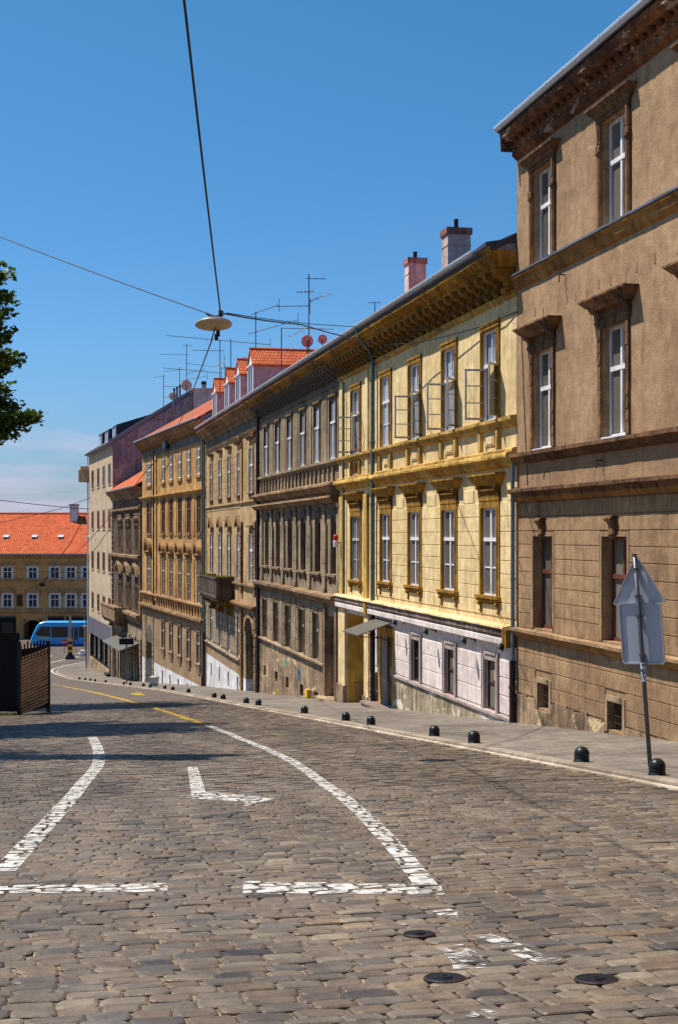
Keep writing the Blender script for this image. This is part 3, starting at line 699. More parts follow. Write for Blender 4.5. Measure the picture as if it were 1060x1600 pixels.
# ---------- brown corner building
def st_b3(w, h):
    m = MB(); frame(m, w, h, y=.14, t=.06, mull=1, trans=(.62,), off=.0); yield 'window', m, m_whitep
    yield 'pane', pane(w, h, .175), m_p_curt
    m = MB(); t = .17
    for sx in (-1, 1):
        xa, xb = sorted((sx*w/2, sx*(w/2+t)))
        m.box(xa, xb, -.055, .015, -.02, h*.74); m.box(xa+.03, xb-.03, -.075, -.05, .04, h*.68)
        m.box(xa-.01, xb+.01, -.08, .015, h*.74, h*.80); m.box(xa+.01, xb-.01, -.06, .015, h*.80, h+.03)
        m.box(xa+.04, xb-.04, -.078, -.05, h*.82, h); bracket(m, (xa+xb)/2, .09, .2, .10, h*.745, -.01)
    m.box(-w/2-t, w/2+t, -.06, .015, h+.03, h+.11); yield 'surround', m, m_brown_trim
    m = MB(); flare(m, (-w/2-.2, w/2+.2, .08, h+.11), (-w/2-.3, w/2+.3, .13, h+.2)); flare(m, (-w/2-.31, w/2+.31, .14, h+.2), (-w/2-.42, w/2+.42, .21, h+.3)); m.box(-w/2-.43, w/2+.43, -.22, .02, h+.3, h+.335)
    yield 'hood', m, m_brown_trim
    m = MB(); m.box(-w/2, w/2, -.05, .2, -.03, .005); yield 'sill', m, m_zincl
def st_b2(w, h):
    m = MB(); frame(m, w, h, y=.14, t=.06, mull=1, trans=(.62,)); yield 'window', m, m_whitep
    yield 'pane', pane(w, h, .175), m_p_curt
    m = MB(); t = .13
    for sx in (-1, 1):
        xa, xb = sorted((sx*w/2, sx*(w/2+t))); n = 9
        for k in range(n):
            j = random.uniform(-.02, .012); m.hexa([(xa+j*.4,-.05-abs(j),h*k/n),(xb+j,-.05-abs(j),h*k/n),(xb+j,.015,h*k/n),(xa,.015,h*k/n),(xa,-.05-abs(j),h*(k+1)/n),(xb,-.05,h*(k+1)/n),(xb,.015,h*(k+1)/n),(xa,.015,h*(k+1)/n)])
    m.box(-w/2-t, w/2+t, -.06, .015, h, h+.14); m.box(-w/2-t-.02, w/2+t+.02, -.03, .015, h+.14, h+.36); yield 'surround', m, m_brown_trim
    m = MB()
    for sx in (-1, 1): m = MB(); bracket(m, sx*(w/2+.10), .15, .38, .2, h+.42); yield 'bracket', m, m_brown_trim
    m = MB(); flare(m, (-w/2-.28, w/2+.28, .16, h+.34), (-w/2-.34, w/2+.34, .2, h+.42)); flare(m, (-w/2-.36, w/2+.36, .22, h+.42), (-w/2-.5, w/2+.5, .31, h+.54)); m.box(-w/2-.52, w/2+.52, -.325, .02, h+.54, h+.58)
    yield 'hood', m, m_brown_trim
    m = MB(); m.box(-w/2, w/2, -.04, .2, -.03, .005); yield 'sill', m, m_whitep
def st_b1(w, h):
    m = MB(); frame(m, w, h, y=.19, t=.07, mull=1, trans=(.62,)); yield 'window', m, m_redp
    yield 'pane', pane(w, h, .225), m_p_curt
    m = MB(); t = .1
    for sx in (-1, 1): m.box(*sorted((sx*w/2, sx*(w/2+t))), -.028, .015, 0, h+.1)
    m.box(-w/2, w/2, -.028, .015, h, h+.1); yield 'surround', m, m_brown_low
    m = MB(); pr = [(.01,.42),(-.13,.42),(-.16,.38),(-.15,.3),(-.10,.24),(-.09,.14),(-.11,.06),(-.07,-.02),(.01,-.03)]
    m.prism([(y, z+h-.02) for y, z in pr], -.09, .09); m.prism([(y*.8-.0, z*.9+h) for y, z in pr], -.14, .14)
    m.tube([(-.16, -.11, h+.34), (.16, -.11, h+.34)], .062, 8); yield 'keystone', m, m_brown_trim
def st_cellar(w, h):
    m = MB(); t = .11
    for sx in (-1, 1): m.box(*sorted((sx*w/2, sx*(w/2+t))), -.035, .015, -.04, h+.11)
    m.box(-w/2, w/2, -.035, .015, h, h+.11); yield 'cellar_window', m, m_plinth
    m = MB(); m.box(-w/2, w/2, .32, .34, 0, h); yield 'opening', m, m_int
    m = MB()
    for k in range(1, 5): m.tube([(-w/2+w*k/5, .1, 0), (-w/2+w*k/5, .1, h)], .011, 5)
    for k in range(1, 4): m.tube([(-w/2, .09, h*k/4), (w/2, .09, h*k/4)], .009, 5)
    yield 'grille', m, m_grille
def xc(B, a, b, o=0): return (B.f.X(a, o)+B.f.X(b, o))/2

def brown():
    zg = -4.42
    B = Bld('townhouse', 'tall brown plastered corner building with rusticated ground storey behind the sign', 'building', 45, C1, 808, 1060, zg)
    B.len = 21.5; c1, c2 = xc(B, 834, 865), xc(B, 941, 982); p = c2-c1
    xs = [c1+p*k for k in range(5)]
    for x in xs:
        B.win(x, 5.95, 1.2, 2.1, st_b3, .2); B.win(x, 1.89, 1.2, 2.15, st_b2, .2); B.win(x, -2.08, 1.2, 2.04, st_b1, .3)
        B.win(x+.05, -3.82+(x-c1)*.01, .72, .56, st_cellar, .33)
    B.wall(0, 0, [(8.72, 1.0, m_brown, 'upper_wall'), (1.0, -5.2, m_brown_low, 'lower_wall')])
    B.shell(8.7, -5.5, m_brown)
    zl = [.40, .08, -.225, -.53, -.845, -1.155, -1.465, -1.78, -2.12]
    sk = [(x-.75, x+.75, -.03, .42) for x in xs]
    B.bands([.72, .40], m_brown_low, x1=B.len); B.bands(zl, m_brown_low, margin=.105, skip=[(x-.15, x+.15, -.02, .36) for x in xs])
    B.bands([-2.36, -2.66, -2.99, -3.31, -3.62], m_brown_low, margin=.13)
    m = MB()     # rough plinth with a broken upper edge
    n = 60; sk2 = [(x+.05-.36-.11, x+.05+.36+.11) for x in xs]
    for k in range(n):
        a, b = B.len*k/n+.01, B.len*(k+1)/n+.01
        iv = [(a, b)]
        for q0, q1 in sk2: iv = [pp for (u0, u1) in iv for pp in ((u0, min(u1, q0)), (max(u0, q1), u1)) if pp[1]-pp[0] > .01]
        for a_, b_ in iv:
            zt = -3.64+random.uniform(-.05, .06); m.hexa([(a_,-.05,-5.5),(b_,-.05,-5.5),(b_,.01,-5.5),(a_,.01,-5.5),(a_,-.045,zt),(b_,-.045,zt+.01),(b_,.01,zt+.01),(a_,.01,zt)])
        for q0, q1 in sk2:
            u0, u1 = max(a, q0), min(b, q1)
            if u1 > u0: m.box(u0, u1, -.05, .01, -5.5, -3.87)
    B.part(m, 'plinth', m_plinth)
    # mouldings
    B.mold([(.05,5.92),(.16,5.90),(.16,5.85),(.10,5.80),(.10,5.72),(.05,5.64),(0,5.60)], m_ochre_brown, 'string_course')
    B.mold([(.06,5.955),(.19,5.945),(.19,5.905),(.06,5.90)], m_tin, 'ledge_flashing')
    B.mold([(.04,1.86),(.20,1.84),(.20,1.76),(.12,1.72),(.10,1.66),(0,1.60)], m_brown_trim, 'string_course')
    B.mold([(.05,1.05),(.30,1.02),(.30,.95),(.16,.92),(.14,.84)], m_brown_trim, 'string_course')
    B.mold([(.14,.84),(.13,.80),(.05,.74),(0,.73)], m_ochre_brown, 'string_course')
    B.mold([(.04,-2.12),(.20,-2.14),(.20,-2.20),(.15,-2.23)], m_brown_low, 'sill_course')
    B.mold([(.15,-2.232),(.13,-2.29),(.05,-2.36),(0,-2.37)], m_ochre_brown, 'sill_course')
    co = B.mold([(.04,8.80),(.12,8.78),(.12,8.70),(.05,8.64),(0,8.60)], m_brown_corn, 'architrave')
    co = B.mold([(.18,9.02),(.10,8.80)], m_brown_corn, 'cornice', inn=.02)
    top = B.mold([(.40,9.22),(.43,9.2),(.40,9.08),(.34,9.05),(.30,9.0),(.18,9.0)], m_brown_corn, 'corona', jit=.018, seg=90, inn=.02)
    m = MB(); bracket(m, 0, .16, .2, .24, 9.0, .02); me = m.mesh('modillion', m_brown_corn, dz=0)
    k = .12
    while k < B.len: link('modillion', me, co, (k, 0, -B.zb)); k += .36
    m = MB(); m.box(-.06, B.len, -.46, 3, 9.23, 9.27); B.part(m, 'eaves_board', m_brownp)
    B.gutter(9.37, .42, m_zincl, .11, -.12, B.len)
    m = MB(); m.prism([(-.3,9.28),(5.5,10.1),(11,9.5),(11,9.2)], 0, B.len); B.part(m, 'roof', m_tin)
    m = MB(); m.box(-.02, .02, -.40, .05, 8.8, 9.2); B.part(m, 'cornice_return', m_brown_corn)
    # downpipe in the corner, fixings and old holes
    B.pipe(.05, 1.6, -2.9, .12, .05, m_pipe, mat2=m_iron, zsplit=None)
    B.pipe(.05, -2.9, -4.5, .13, .075, m_iron, 'cast_iron_pipe')
    m = MB()
    for x_, z_ in [(a, 4.9+.06*math.sin(a*7)) for a in (1.2, 1.7, 2.6, 3.1, 3.6, 4.2, 4.8, 5.4, 6.1, 6.6, 7.4, 8.3)]: m = MB(); m.box(x_-.035, x_+.035, -.008, .01, z_-.09, z_+.09); B.part(m, 'wall_socket_hole', m_goldlow)
    for x_, z_ in ((3.0,5.45),(5.0,1.45),(2.1,1.35)): m = MB(); m.tube([(x_, .02, z_), (x_, -.12, z_), (x_+.02, -.14, z_-.16)], .018, 5); B.part(m, 'wall_hook', m_iron)
    m = MB(); pts = [(.55+.02*math.sin(k), -.014, 4.6-k*.13) for k in range(36)]; m.tube([(.35,-.02,4.6),(.62,-.016,2.2),(.75,-.015,1.1)], .009, 4); m.tube([(.85,-.17,1.86),(1.2,-.33,1.0),(1.8,-.035,-.6),(2.4,-.035,-2.1)], .007, 4)
    B.part(m, 'wall_cable', m_black)
    # faded scrawl
    t = NT('faded_chalk_scrawl'); t.col(lin((196,176,156))); t.l(t.ramp(t.noise(14, 4, .6), (.45, .0), (.6, .6)), t.p.inputs['Alpha']); gm = t.set(.9)
    m = MB(); x0 = B.f.X(825); z0 = -2.84
    def stroke(pts, m=m, w=.014):
        for a, b in zip(pts, pts[1:]):
            dx, dz = b[0]-a[0], b[1]-a[1]; L_ = math.hypot(dx, dz); nx, nz = -dz/L_*w, dx/L_*w
            m.quad((x0+a[0]-nx,-.027,z0+a[1]-nz),(x0+b[0]-nx,-.027,z0+b[1]-nz),(x0+b[0]+nx,-.027,z0+b[1]+nz),(x0+a[0]+nx,-.027,z0+a[1]+nz))
    stroke([(0,-.1),(.05,.12),(.12,-.1)]); stroke([(.18,-.1),(.18,.1),(.28,.08),(.28,0),(.18,0)]); stroke([(.36,.1),(.34,-.08),(.44,-.1)]); stroke([(.52,.1),(.5,-.1)]); stroke([(.6,.1),(.5,0),(.62,-.1)]); stroke([(.8,.1),(.7,.06),(.78,-.02),(.7,-.1)])
    B.part(m, 'chalk_scrawl', gm, recalc=False)
    return B
m_ochre_brown = stucco('ochre_brown_moulding', (172,128,70), (136,98,56), (80,56,38), .6, (110,84,64), .66, grain=.2, bump=.008, pscale=4)
BR = brown()
# ---------- yellow house
def st_y1(w, h, hood=True, old=False):
    m = MB(); frame(m, w, h, y=.02, t=.05, mull=1, trans=(.64,), bars=1, tb=.035); yield 'window', m, (m_whiteold if old else m_whitep)
    yield 'pane', pane(w, h, .055), (m_p_blue if old else m_p_curt)
    m = MB(); surround(m, w, h, .17, .045); m.box(-w/2-.17, w/2+.17, -.06, .015, h+.17, h+.24); yield 'surround', m, m_ochre
    m = MB(); m.box(-w/2-.17, w/2+.17, -.06, .015, h+.24, h+.30); m.box(-w/2-.12, w/2+.12, -.05, .015, h+.3, h+.52)
    k = -w/2-.05
    while k < w/2+.06:
        m.tube([(k, -.05, h+.34), (k+.03, -.11, h+.42), (k, -.06, h+.5)], .035, 5, .02); m.tube([(k+.06, -.05, h+.48), (k+.07, -.09, h+.41), (k+.05, -.05, h+.34)], .022, 5); k += .125
    for sx in (-1, 1): bracket(m, sx*(w/2+.10), .12, .26, .16, h+.55)
    yield 'frieze', m, m_ochre_dark
    m = MB(); flare(m, (-w/2-.26, w/2+.26, .12, h+.545), (-w/2-.5, w/2+.5, .25, h+.78)); m.box(-w/2-.52, w/2+.52, -.26, .02, h+.78, h+.82); yield 'hood', m, m_ochre
    m = MB(); m.box(-w/2-.26, w/2+.26, -.14, .1, -.06, .012); m.box(-w/2-.22, w/2+.22, -.11, .015, -.13, -.06); m.box(-w/2-.18, w/2+.18, -.03, .015, -.2, -.13); yield 'sill', m, m_ochre
    for sx in (-1, 1): m = MB(); bracket(m, sx*(w/2+.07), .12, .3, .10, -.13); yield 'bracket', m, m_ochre
def st_y2(w, h, openl=False, openr=False):
    m = MB()
    if openl or openr: frame(m, w, h, y=.03, t=.05, mull=0, trans=(.62,)); m.box(-.02, .02, .035, .08, h*.64, h-.05)
    else: frame(m, w, h, y=.03, t=.05, mull=1, trans=(.64,), bars=1)
    yield 'window', m, m_whitep
    yield 'pane', pane(w, h, .07 if not openl else .11), m_p_sky
    m = MB(); surround(m, w, h, .13, .045); m.box(-w/2-.15, w/2+.15, -.07, .015, h+.13, h+.2); m.box(-w/2-.1, w/2+.1, -.05, .015, h+.03, h+.12); yield 'surround', m, m_ochre
    hs = h*.60; ws = w/2-.05
    for sx, on, ang in ((-1, openl, 92), (1, openr, 128)):
        if not on: continue
        hx = sx*(w/2-.03); a = R(ang); dx = -sx*math.cos(a); dy = -math.sin(a); m = MB()
        def bar(u0, u1, z0, z1, t=.018):
            p = []
            for z in (z0, z1):
                for (u, o) in ((u0, -t), (u1, -t), (u1, t), (u0, t)):
                    p.append((hx+dx*u-dy*o, .08+dy*u+dx*o, z))
            m.hexa(p)
        bar(0, .045, .06, hs); bar(ws-.045, ws, .06, hs); bar(.045, ws-.045, .06, .115); bar(.045, ws-.045, hs-.05, hs)
        for q in (1/3, 2/3): bar(.045, ws-.045, .06+(hs-.06)*q-.014, .06+(hs-.06)*q+.014, .012)
        yield 'sash', m, m_whiteold
        m = MB(); m.quad((hx+dx*.04, .08+dy*.04, .1), (hx+dx*(ws-.04), .08+dy*(ws-.04), .1), (hx+dx*(ws-.04), .08+dy*(ws-.04), hs-.04), (hx+dx*.04, .08+dy*.04, hs-.04)); yield 'sash_glass', m, m_glass
def st_shop(w, h, kind=0):
    m = MB(); frame(m, w, h, y=.04, t=.06, mull=0, trans=()); m.box(-w/2+.06, w/2-.06, .05, .09, h*.52, h*.56); yield 'window', m, m_brownp
    yield 'pane', pane(w, h, .085), (m_p_dark if kind == 0 else m_p_curt)
    if kind:
        m = MB(); m.box(-w*.12, w*.38, .065, .084, h*.55, h*.88); yield 'notice_board', m, m_redp
        m = MB(); m.box(0, w*.28, .055, .064, h*.6, h*.8); yield 'notice', m, m_slat
    m = MB(); t = .2
    for sx in (-1, 1):
        xa, xb = sorted((sx*w/2, sx*(w/2+t))); m.box(xa, xb, -.04, .015, -.0, h+t); xa, xb = sorted((sx*(w/2+.02), sx*(w/2+t*.55))); m.box(xa, xb, -.065, -.03, 0, h+t*.5)
        xa, xb = sorted((sx*(w/2+t*.72), sx*(w/2+t))); m.box(xa, xb, -.07, -.03, 0, h+t)
    m.box(-w/2, w/2, -.04, .015, h, h+t); m.box(-w/2, w/2, -.067, -.03, h+t*.72, h+t-.002); yield 'surround', m, m_pinkframe
def yellow():
    zb = -6.0
    B = Bld('townhouse', 'yellow plastered house with ochre trim, open casements and a white ground floor', 'building', 45, C1, 531, 807.5, zb)
    f = B.f; cols = [xc(B, 754, 780), xc(B, 692.6, 714), xc(B, 640, 658.5), xc(B, 596, 612.5)]; c5 = xc(B, 546.5, 568)
    xj = f.X(583)                       # seam between the passage bay and the main front
    for i, x in enumerate(cols):
        B.win(x, 2.77, 1.2, 2.2, st_y2, .22, openl=i != 3, openr=i != 3)
        B.win(x, -1.5, 1.2, 2.15, st_y1, .16)
    B.win(c5, 2.77, 1.3, 2.2, st_y2, .22, openl=True, openr=True); B.win(c5, -1.58, 1.3, 2.2, st_y1, .16, old=True)
    for i, (a, b) in enumerate(((644,659),(696,714),(758,779))): B.win(xc(B, a, b), -4.28, .86, 1.22, st_shop, .22, kind=min(i, 1))
    # door
    dx0, dx1 = f.X(597), f.X(614.5); gd = f.ground((dx0+dx1)/2); B.opening(dx0, dx1, -5.42, -3.18, .3)
    px0, px1 = f.X(542.5), f.X(572); B.opening(px0, px1, -6.6, -2.76, 1.9)
    B.wall(0, 0, [(6.2, -2.3, m_yellow, 'upper_wall'), (-2.3, -2.5, m_whiteband, 'band_wall'), (-2.5, -6.6, m_pinkwhite, 'lower_wall')])
    B.shell(6.5, -6.8, m_yellow)
    m = MB(); m.quad((px0,1.9,-6.6),(px1,1.9,-6.6),(px1,1.9,-2.76),(px0,1.9,-2.76)); B.part(m, 'passage_wall', m_dooryel, recalc=False)
    m = MB(); m.box(px0, px0+.02, .02, 1.9, -6.6, -2.78); B.part(m, 'passage_lining', m_dooryel); m = MB(); m.box(px1-.02, px1, .02, 1.9, -6.6, -2.78); B.part(m, 'passage_lining', m_dooryel)
    m = MB(); m.box(px1-.32, px1-.025, 1.3, 1.85, -5.1, -4.7); B.part(m, 'letter_box', m_black)
    m = MB(); m.box(px0+.02, px0+.12, .3, 1.89, -6.6, -5.25); m.box(px0+.02, px0+.6, 1.82, 1.899, -6.6, -5.3); B.part(m, 'passage_panel', m_goldtrim)
    # piers of the passage bay
    for a, b in ((532, 542.2), (572.3, 579)):
        m = MB(); m.box(f.X(a), f.X(b), -.08, .01, -6.7, -2.62); p = B.part(m, 'pier', m_yellow); m = MB(); m.box(f.X(a)-.03, f.X(b)+.03, -.14, .0, -6.8, -5.35); B.part(m, 'pier_foot', m_plinth, p)
    # upper storeys: pilasters of the passage bay
    for a, b in ((533.5, 539), (571.5, 577)):
        m = MB(); m.box(f.X(a), f.X(b), -.09, .01, -2.2, 1.35); B.part(m, 'pilaster', m_ochre_light)
    for a, b in ((533, 537.5), (573.5, 577.5)):
        m = MB(); m.box(f.X(a), f.X(b), -.07, .01, 2.0, 5.45); B.part(m, 'pilaster', m_yellow)
    # rustication of the first floor
    zl = [1.12, .78, .43, .06, -.29, -.62, -.94, -1.27, -1.62, -1.97]
    B.bands(zl, m_yellow, margin=.18, gap=.032, proud=.022, x0=xj+.2, skip=[(x-1.1, x+1.1, .8, 1.5) for x in cols])
    # white ground floor
    zl = [-2.62, -2.96, -3.39, -3.82, -4.25]
    B.bands(zl[1:], m_pinkwhite, margin=.21, gap=.04, proud=.02, x0=f.X(618), zmargin=.1)
    B.bands([-3.0,-3.4,-3.85,-4.25], m_pinkwhite, margin=.02, gap=.035, proud=.02, x0=f.X(584.5), x1=f.X(591))
    m = MB(); xA = f.X(617.5); n = 26
    for k in range(n):
        a, b = xA+(B.len-xA)*k/n, xA+(B.len-xA)*(k+1)/n; m.hexa([(a,-.07,-6.6),(b,-.07,-6.6),(b,.01,-6.6),(a,.01,-6.6),(a,-.05,-4.40),(b,-.05,-4.40),(b,.01,-4.40),(a,.01,-4.40)])
    m.box(f.X(580.5), f.X(591), -.06, .01, -6.6, -4.45); B.part(m, 'plinth', m_dirtplinth)
    B.mold([(.04,-4.28),(.11,-4.29),(.11,-4.36),(.06,-4.40)], m_pinkframe, 'ledge', x0=xA)
    # door with ochre frame
    dc = (dx0+dx1)/2; m = MB(); m.box(dx0-.26, dx0-.001, -.05, .28, -5.6, -2.9); m.box(dx1+.001, dx1+.2, -.05, .28, -5.6, -2.9); m.box(dx0-.001, dx1+.001, -.05, .28, -3.18, -2.9); B.part(m, 'door_frame', m_ochre_light)
    m = MB(); wd = dx1-dx0; m.box(dx0+.005, dx1-.005, .2, .26, -5.42, -3.19)
    for q in range(2):
        a = dx0+.06+q*wd/2; b = a+wd/2-.12
        m.box(a, b, .175, .2, -5.3, -4.75); m.box(a+.05, b-.05, .16, .176, -5.24, -4.81); m.box(a-.03, a, .17, .2, -4.7, -3.25); m.box(b, b+.03, .17, .2, -4.7, -3.25)
    m.box(dx0+.01, dx1-.01, .165, .2, -3.62, -3.55); d = B.part(m, 'door', m_wood)
    m = MB(); m.box(dx0+.08, dx1-.08, .185, .195, -4.66, -3.66); B.part(m, 'door_glass', m_p_dark, d)
    m = MB(); m.tube([(dc+.06, .1, -4.45), (dc+.06, .1, -4.15)], .018, 6); m.tube([(dc+.06, .1, -4.43),(dc+.06, .2, -4.43)], .012, 5); B.part(m, 'handle', m_zincl, d)
    m = MB(); xs0, xs1 = f.X(588), f.X(618); m.box(xs0, xs1, -.5, .28, -6.4, -5.43); m.box(xs0-.03, xs1+.03, -.54, -.02, -5.43, -5.37); B.part(m, 'door_step', m_stonegrey)
    # sheet canopy over the door on two stays
    ax0, ax1 = f.X(590), f.X(616); z0, z1 = -2.72, -3.12
    m = MB(); m.hexa([(ax0,-1.15,z1),(ax1,-1.15,z1),(ax1,-.02,z0),(ax0,-.02,z0),(ax0,-1.15,z1+.03),(ax1,-1.15,z1+.03),(ax1,-.02,z0+.03),(ax0,-.02,z0+.03)]); a = B.part(m, 'canopy', m_awn)
    m = MB()
    for x in (ax0+.08, ax1-.08): m.tube([(x, -.02, -3.35), (x, -.45, -3.16), (x, -1.05, z1-.03)], .016, 5)
    B.part(m, 'stay', m_black, a)
    # mouldings
    B.mold([(.04,2.77),(.17,2.75),(.17,2.67),(.11,2.63),(.10,2.56),(.03,2.52)], m_ochre_light, 'sill_course')
    B.mold([(.06,2.02),(.12,1.98),(.12,1.93),(.24,1.90),(.27,1.84),(.27,1.79),(.15,1.74),(.13,1.66),(.05,1.58)], m_ochre_light, 'string_course')
    for x in cols+[c5]:
        for sx in (-1, 1):
            m = MB(); xx = x+sx*.68; m.box(xx-.09, xx+.09, -.085, .01, 2.03, 2.53); B.part(m, 'apron_block', m_ochre_light)
        m = MB(); w_ = .5
        if x is c5:
            for k in range(7): m.tube([(x-.5+k*.165, -.05, 2.1), (x-.5+k*.165, -.05, 2.46)], .035, 6)
        else:
            m.box(x-.34, x+.34, -.03, .01, 2.16, 2.40); m.box(x-.24, x+.24, -.045, -.02, 2.2, 2.36)
        B.part(m, 'apron_panel', m_yellow if x is not c5 else m_ochre_dark)
    B.mold([(.05,-2.12),(.24,-2.16),(.25,-2.2),(.22,-2.22)], m_yellow, 'string_course', x1=B.len-.3)
    B.mold([(.20,-2.222),(.20,-2.36),(.15,-2.42)], m_chipband, 'string_course', x1=B.len-.3, jit=.003)
    B.mold([(.15,-2.422),(.18,-2.45),(.18,-2.58),(.04,-2.62)], m_pinkwhite, 'string_course', x1=B.len-.3, jit=.003)
    m = MB(); m.box(B.len-.3, B.len-.005, -.26, .01, -2.62, -2.2); B.part(m, 'band_end_block', m_ochre); m = MB(); m.box(f.X(577.8), f.X(582), -.22, .01, -2.62, -2.15); B.part(m, 'band_end_block', m_ochre)
    # main cornice
    B.mold([(.03,5.66),(.09,5.64),(.09,5.58),(.04,5.54),(.03,5.50)], m_ochre_light, 'architrave')
    B.mold([(.03,6.20),(.03,5.66)], m_ochre_dark, 'bracket_frieze', jit=0)
    co = B.mold([(.50,6.55),(.62,6.52),(.66,6.44),(.60,6.40),(.56,6.32),(.46,6.30),(.44,6.18)], m_ochre, 'cornice', jit=.010, inn=.02, x1=B.len)
    m = MB(); bracket(m, 0, .22, .52, .44, 6.18, .0); me = m.mesh('bracket', m_ochre_dark); k = .3
    while k < B.len-.7: link('bracket', me, co, (k, 0, -B.zb)); k += .5 if k < f.X(577) else .66
    m = MB(); flare(m, (B.len-.55, B.len-.02, .5, 6.16), (B.len-.6, B.len-.01, .68, 6.6)); bracket(m, B.len-.25, .3, .62, .5, 6.18, .0); B.part(m, 'corner_console', m_ochre)
    m = MB(); m.prism([(-.7,6.60),(-.7,6.64),(0,6.97),(0,6.5)], .004, B.len-.004); B.part(m, 'eaves', m_tin)
    B.roof(6.62, .66, 26, 11.5, m_slate, 5.5)
    B.gutter(6.72, .68, m_zinc, .085, 0, B.len-1.1)
    m = MB(); m.hexa([(B.len-1.1,-.74,6.62),(B.len,-.74,6.62),(B.len,.2,6.75),(B.len-1.1,.2,6.75),(B.len-1.1,-.74,6.69),(B.len,-.74,6.72),(B.len,.2,6.88),(B.len-1.1,.2,6.84)]); B.part(m, 'tile_verge', m_slate)
    # pipes
    B.pipe(f.X(582.5,.14), 5.6, -2.2, .14, .075, m_pipeg); B.pipe(f.X(582.5,.16), -2.6, -6.0, .16, .085, m_iron, 'cast_iron_pipe')
    B.pipe(f.X(537,.1), 5.4, -2.1, .1, .045, m_pipeg)
    m = MB(); m.tube([(f.X(582.5,.14), -.14, 5.6), (f.X(582.5,.14), -.25, 5.95), (f.X(582.5,.14), -.62, 6.35), (f.X(582.5,.14), -.68, 6.66)], .06, 8); B.part(m, 'gutter_elbow', m_pipeg)
    # chimneys on the roof
    def chim(px, pyt, pyb, yy, w, pot):
        x = f.X(px, -yy); k = (HZ-pyt)/F*f.dep(px, -yy); kb = (HZ-pyb)/F*f.dep(px, -yy)
        m = MB(); m.box(x-w/2, x+w/2, yy-w*.55, yy+w*.55, kb-1.2, k-.22); m.box(x-w/2-.02, x+w/2+.02, yy-w*.55-.02, yy+w*.55+.02, k-.62, k-.58); c = B.part(m, 'chimney', m_pinkpl)
        m = MB(); m.box(x-w/2-.05, x+w/2+.05, yy-w*.55-.05, yy+w*.55+.05, k-.22, k); B.part(m, 'chimney_cap', m_pinkcap, c)
        m = MB(); m.tube([(x, yy, k-.02), (x, yy, k+pot)], .08, 10)
        if pot > .4: m.tube([(x, yy, k+pot), (x, yy, k+pot+.08)], .15, 10, .05)
        B.part(m, 'flue_pipe', m_black, c)
    chim(649, 405, 440, 3.5, .62, .28); chim(713, 359, 408, 3.4, .74, .36)
    return B
YE = yellow()
def spotlight(px, py, i, lab):
    f = YE.f; x = f.X(px, .2); z = (HZ-py)/F*f.dep(px, .2); w = f.world(x, 0, z)
    t = thing('floodlight', lab, 'floodlight', w, f.rz, 'small black floodlights along the white wall')
    m = MB(); m.box(-.04, .04, -.02, -.001, -.05, .05); m.tube([(0,-.02,0),(0,-.2,.06),(.08,-.3,.02)], .014, 5); m.build('arm', m_black, t)
    m = MB(); m.lathe([(.035,.1),(.075,.06),(.09,-.02),(.085,-.1)], 12, (.0, 0, 0)); h = m.build('lamp_head', m_black, t, (.1,-.34,-.01)); h.rotation_euler = (R(-25), R(-30), 0)
    m = MB(); m.lathe([(.078,-.1),(.078,-.105)], 12); m.build('lens', m_p_sky, h)
for i, (a, b, l) in enumerate(((622,972,'black floodlight on the white wall next to the door canopy'),(671,986,'black floodlight on the white wall above the first shop window from the door'),(730.6,1000,'black floodlight on the white wall above the middle shop window'),(789,1010,'black floodlight on the white wall beside the long downpipe'))): spotlight(a, b, i, l)
# ---------- sooty grey-brown house
def st_g2(w, h):
    m = MB(); frame(m, w, h*.62, y=.0, t=.05, mull=1, trans=()); m.box(-w/2, w/2, -.01, .06, h*.62-.05, h*.62+.03); yield 'window', m, m_whitep
    m = MB(); m.box(-w/2, -w/2+.05, .0, .06, h*.63, h); m.box(w/2-.05, w/2, .0, .06, h*.63, h); m.box(-w/2+.05, w/2-.05, .0, .06, h-.06, h); yield 'transom_frame', m, m_brownp
    yield 'pane', pane(w, h, .04), m_p_sky
    m = MB(); surround(m, w, h, .1, .03); m.box(-w/2-.14, w/2+.14, -.08, .015, h+.1, h+.18); m.box(-w/2-.06, w/2+.06, -.03, .01, h+.02, h+.09); yield 'surround', m, m_tantrim
def st_g1(w, h):
    m = MB(); frame(m, w, h*.9, y=.15, t=.06, mull=0, trans=()); yield 'window', m, m_brownp
    yield 'pane', pane(w, h*.92, .18), m_p_dark2
    m = MB(); m.box(-w/2, w/2, .1, .2, h*.9, h-.001); m.box(-w/2-.02, w/2+.02, -.05, .02, h+.02, h+.26); m.box(-w/2-.08, w/2+.08, -.1, .01, h+.26, h+.34); yield 'lintel', m, m_greydark
    m = MB(); m.box(-w/2-.2, w/2+.2, -.13, .2, -.08, .01); m.box(-w/2-.14, w/2+.14, -.06, .015, -.2, -.08); yield 'sill', m, m_plinth
    for sx in (-1, 1): m = MB(); bracket(m, sx*(w/2+.02), .12, .28, .11, -.1); yield 'bracket', m, m_tantrim
    m = MB(); m.tube([(w*.25, .12, h*.56), (w*.25, .12, h*.66)], .035, 6); m.box(w*.2, w*.36, .1, .14, .02, .1); yield 'latch', m, m_whitep
def st_g0(w, h):
    m = MB(); frame(m, w, h, y=.10, t=.06, mull=0, trans=(.62,)); yield 'window', m, m_whiteold
    yield 'pane', pane(w, h, .14), m_p_warm
    m = MB(); surround(m, w, h, .1, .04); flare(m, (-w/2-.1, w/2+.1, .06, h+.1), (-w/2-.16, w/2+.16, .11, h+.2)); yield 'surround', m, m_greytrim
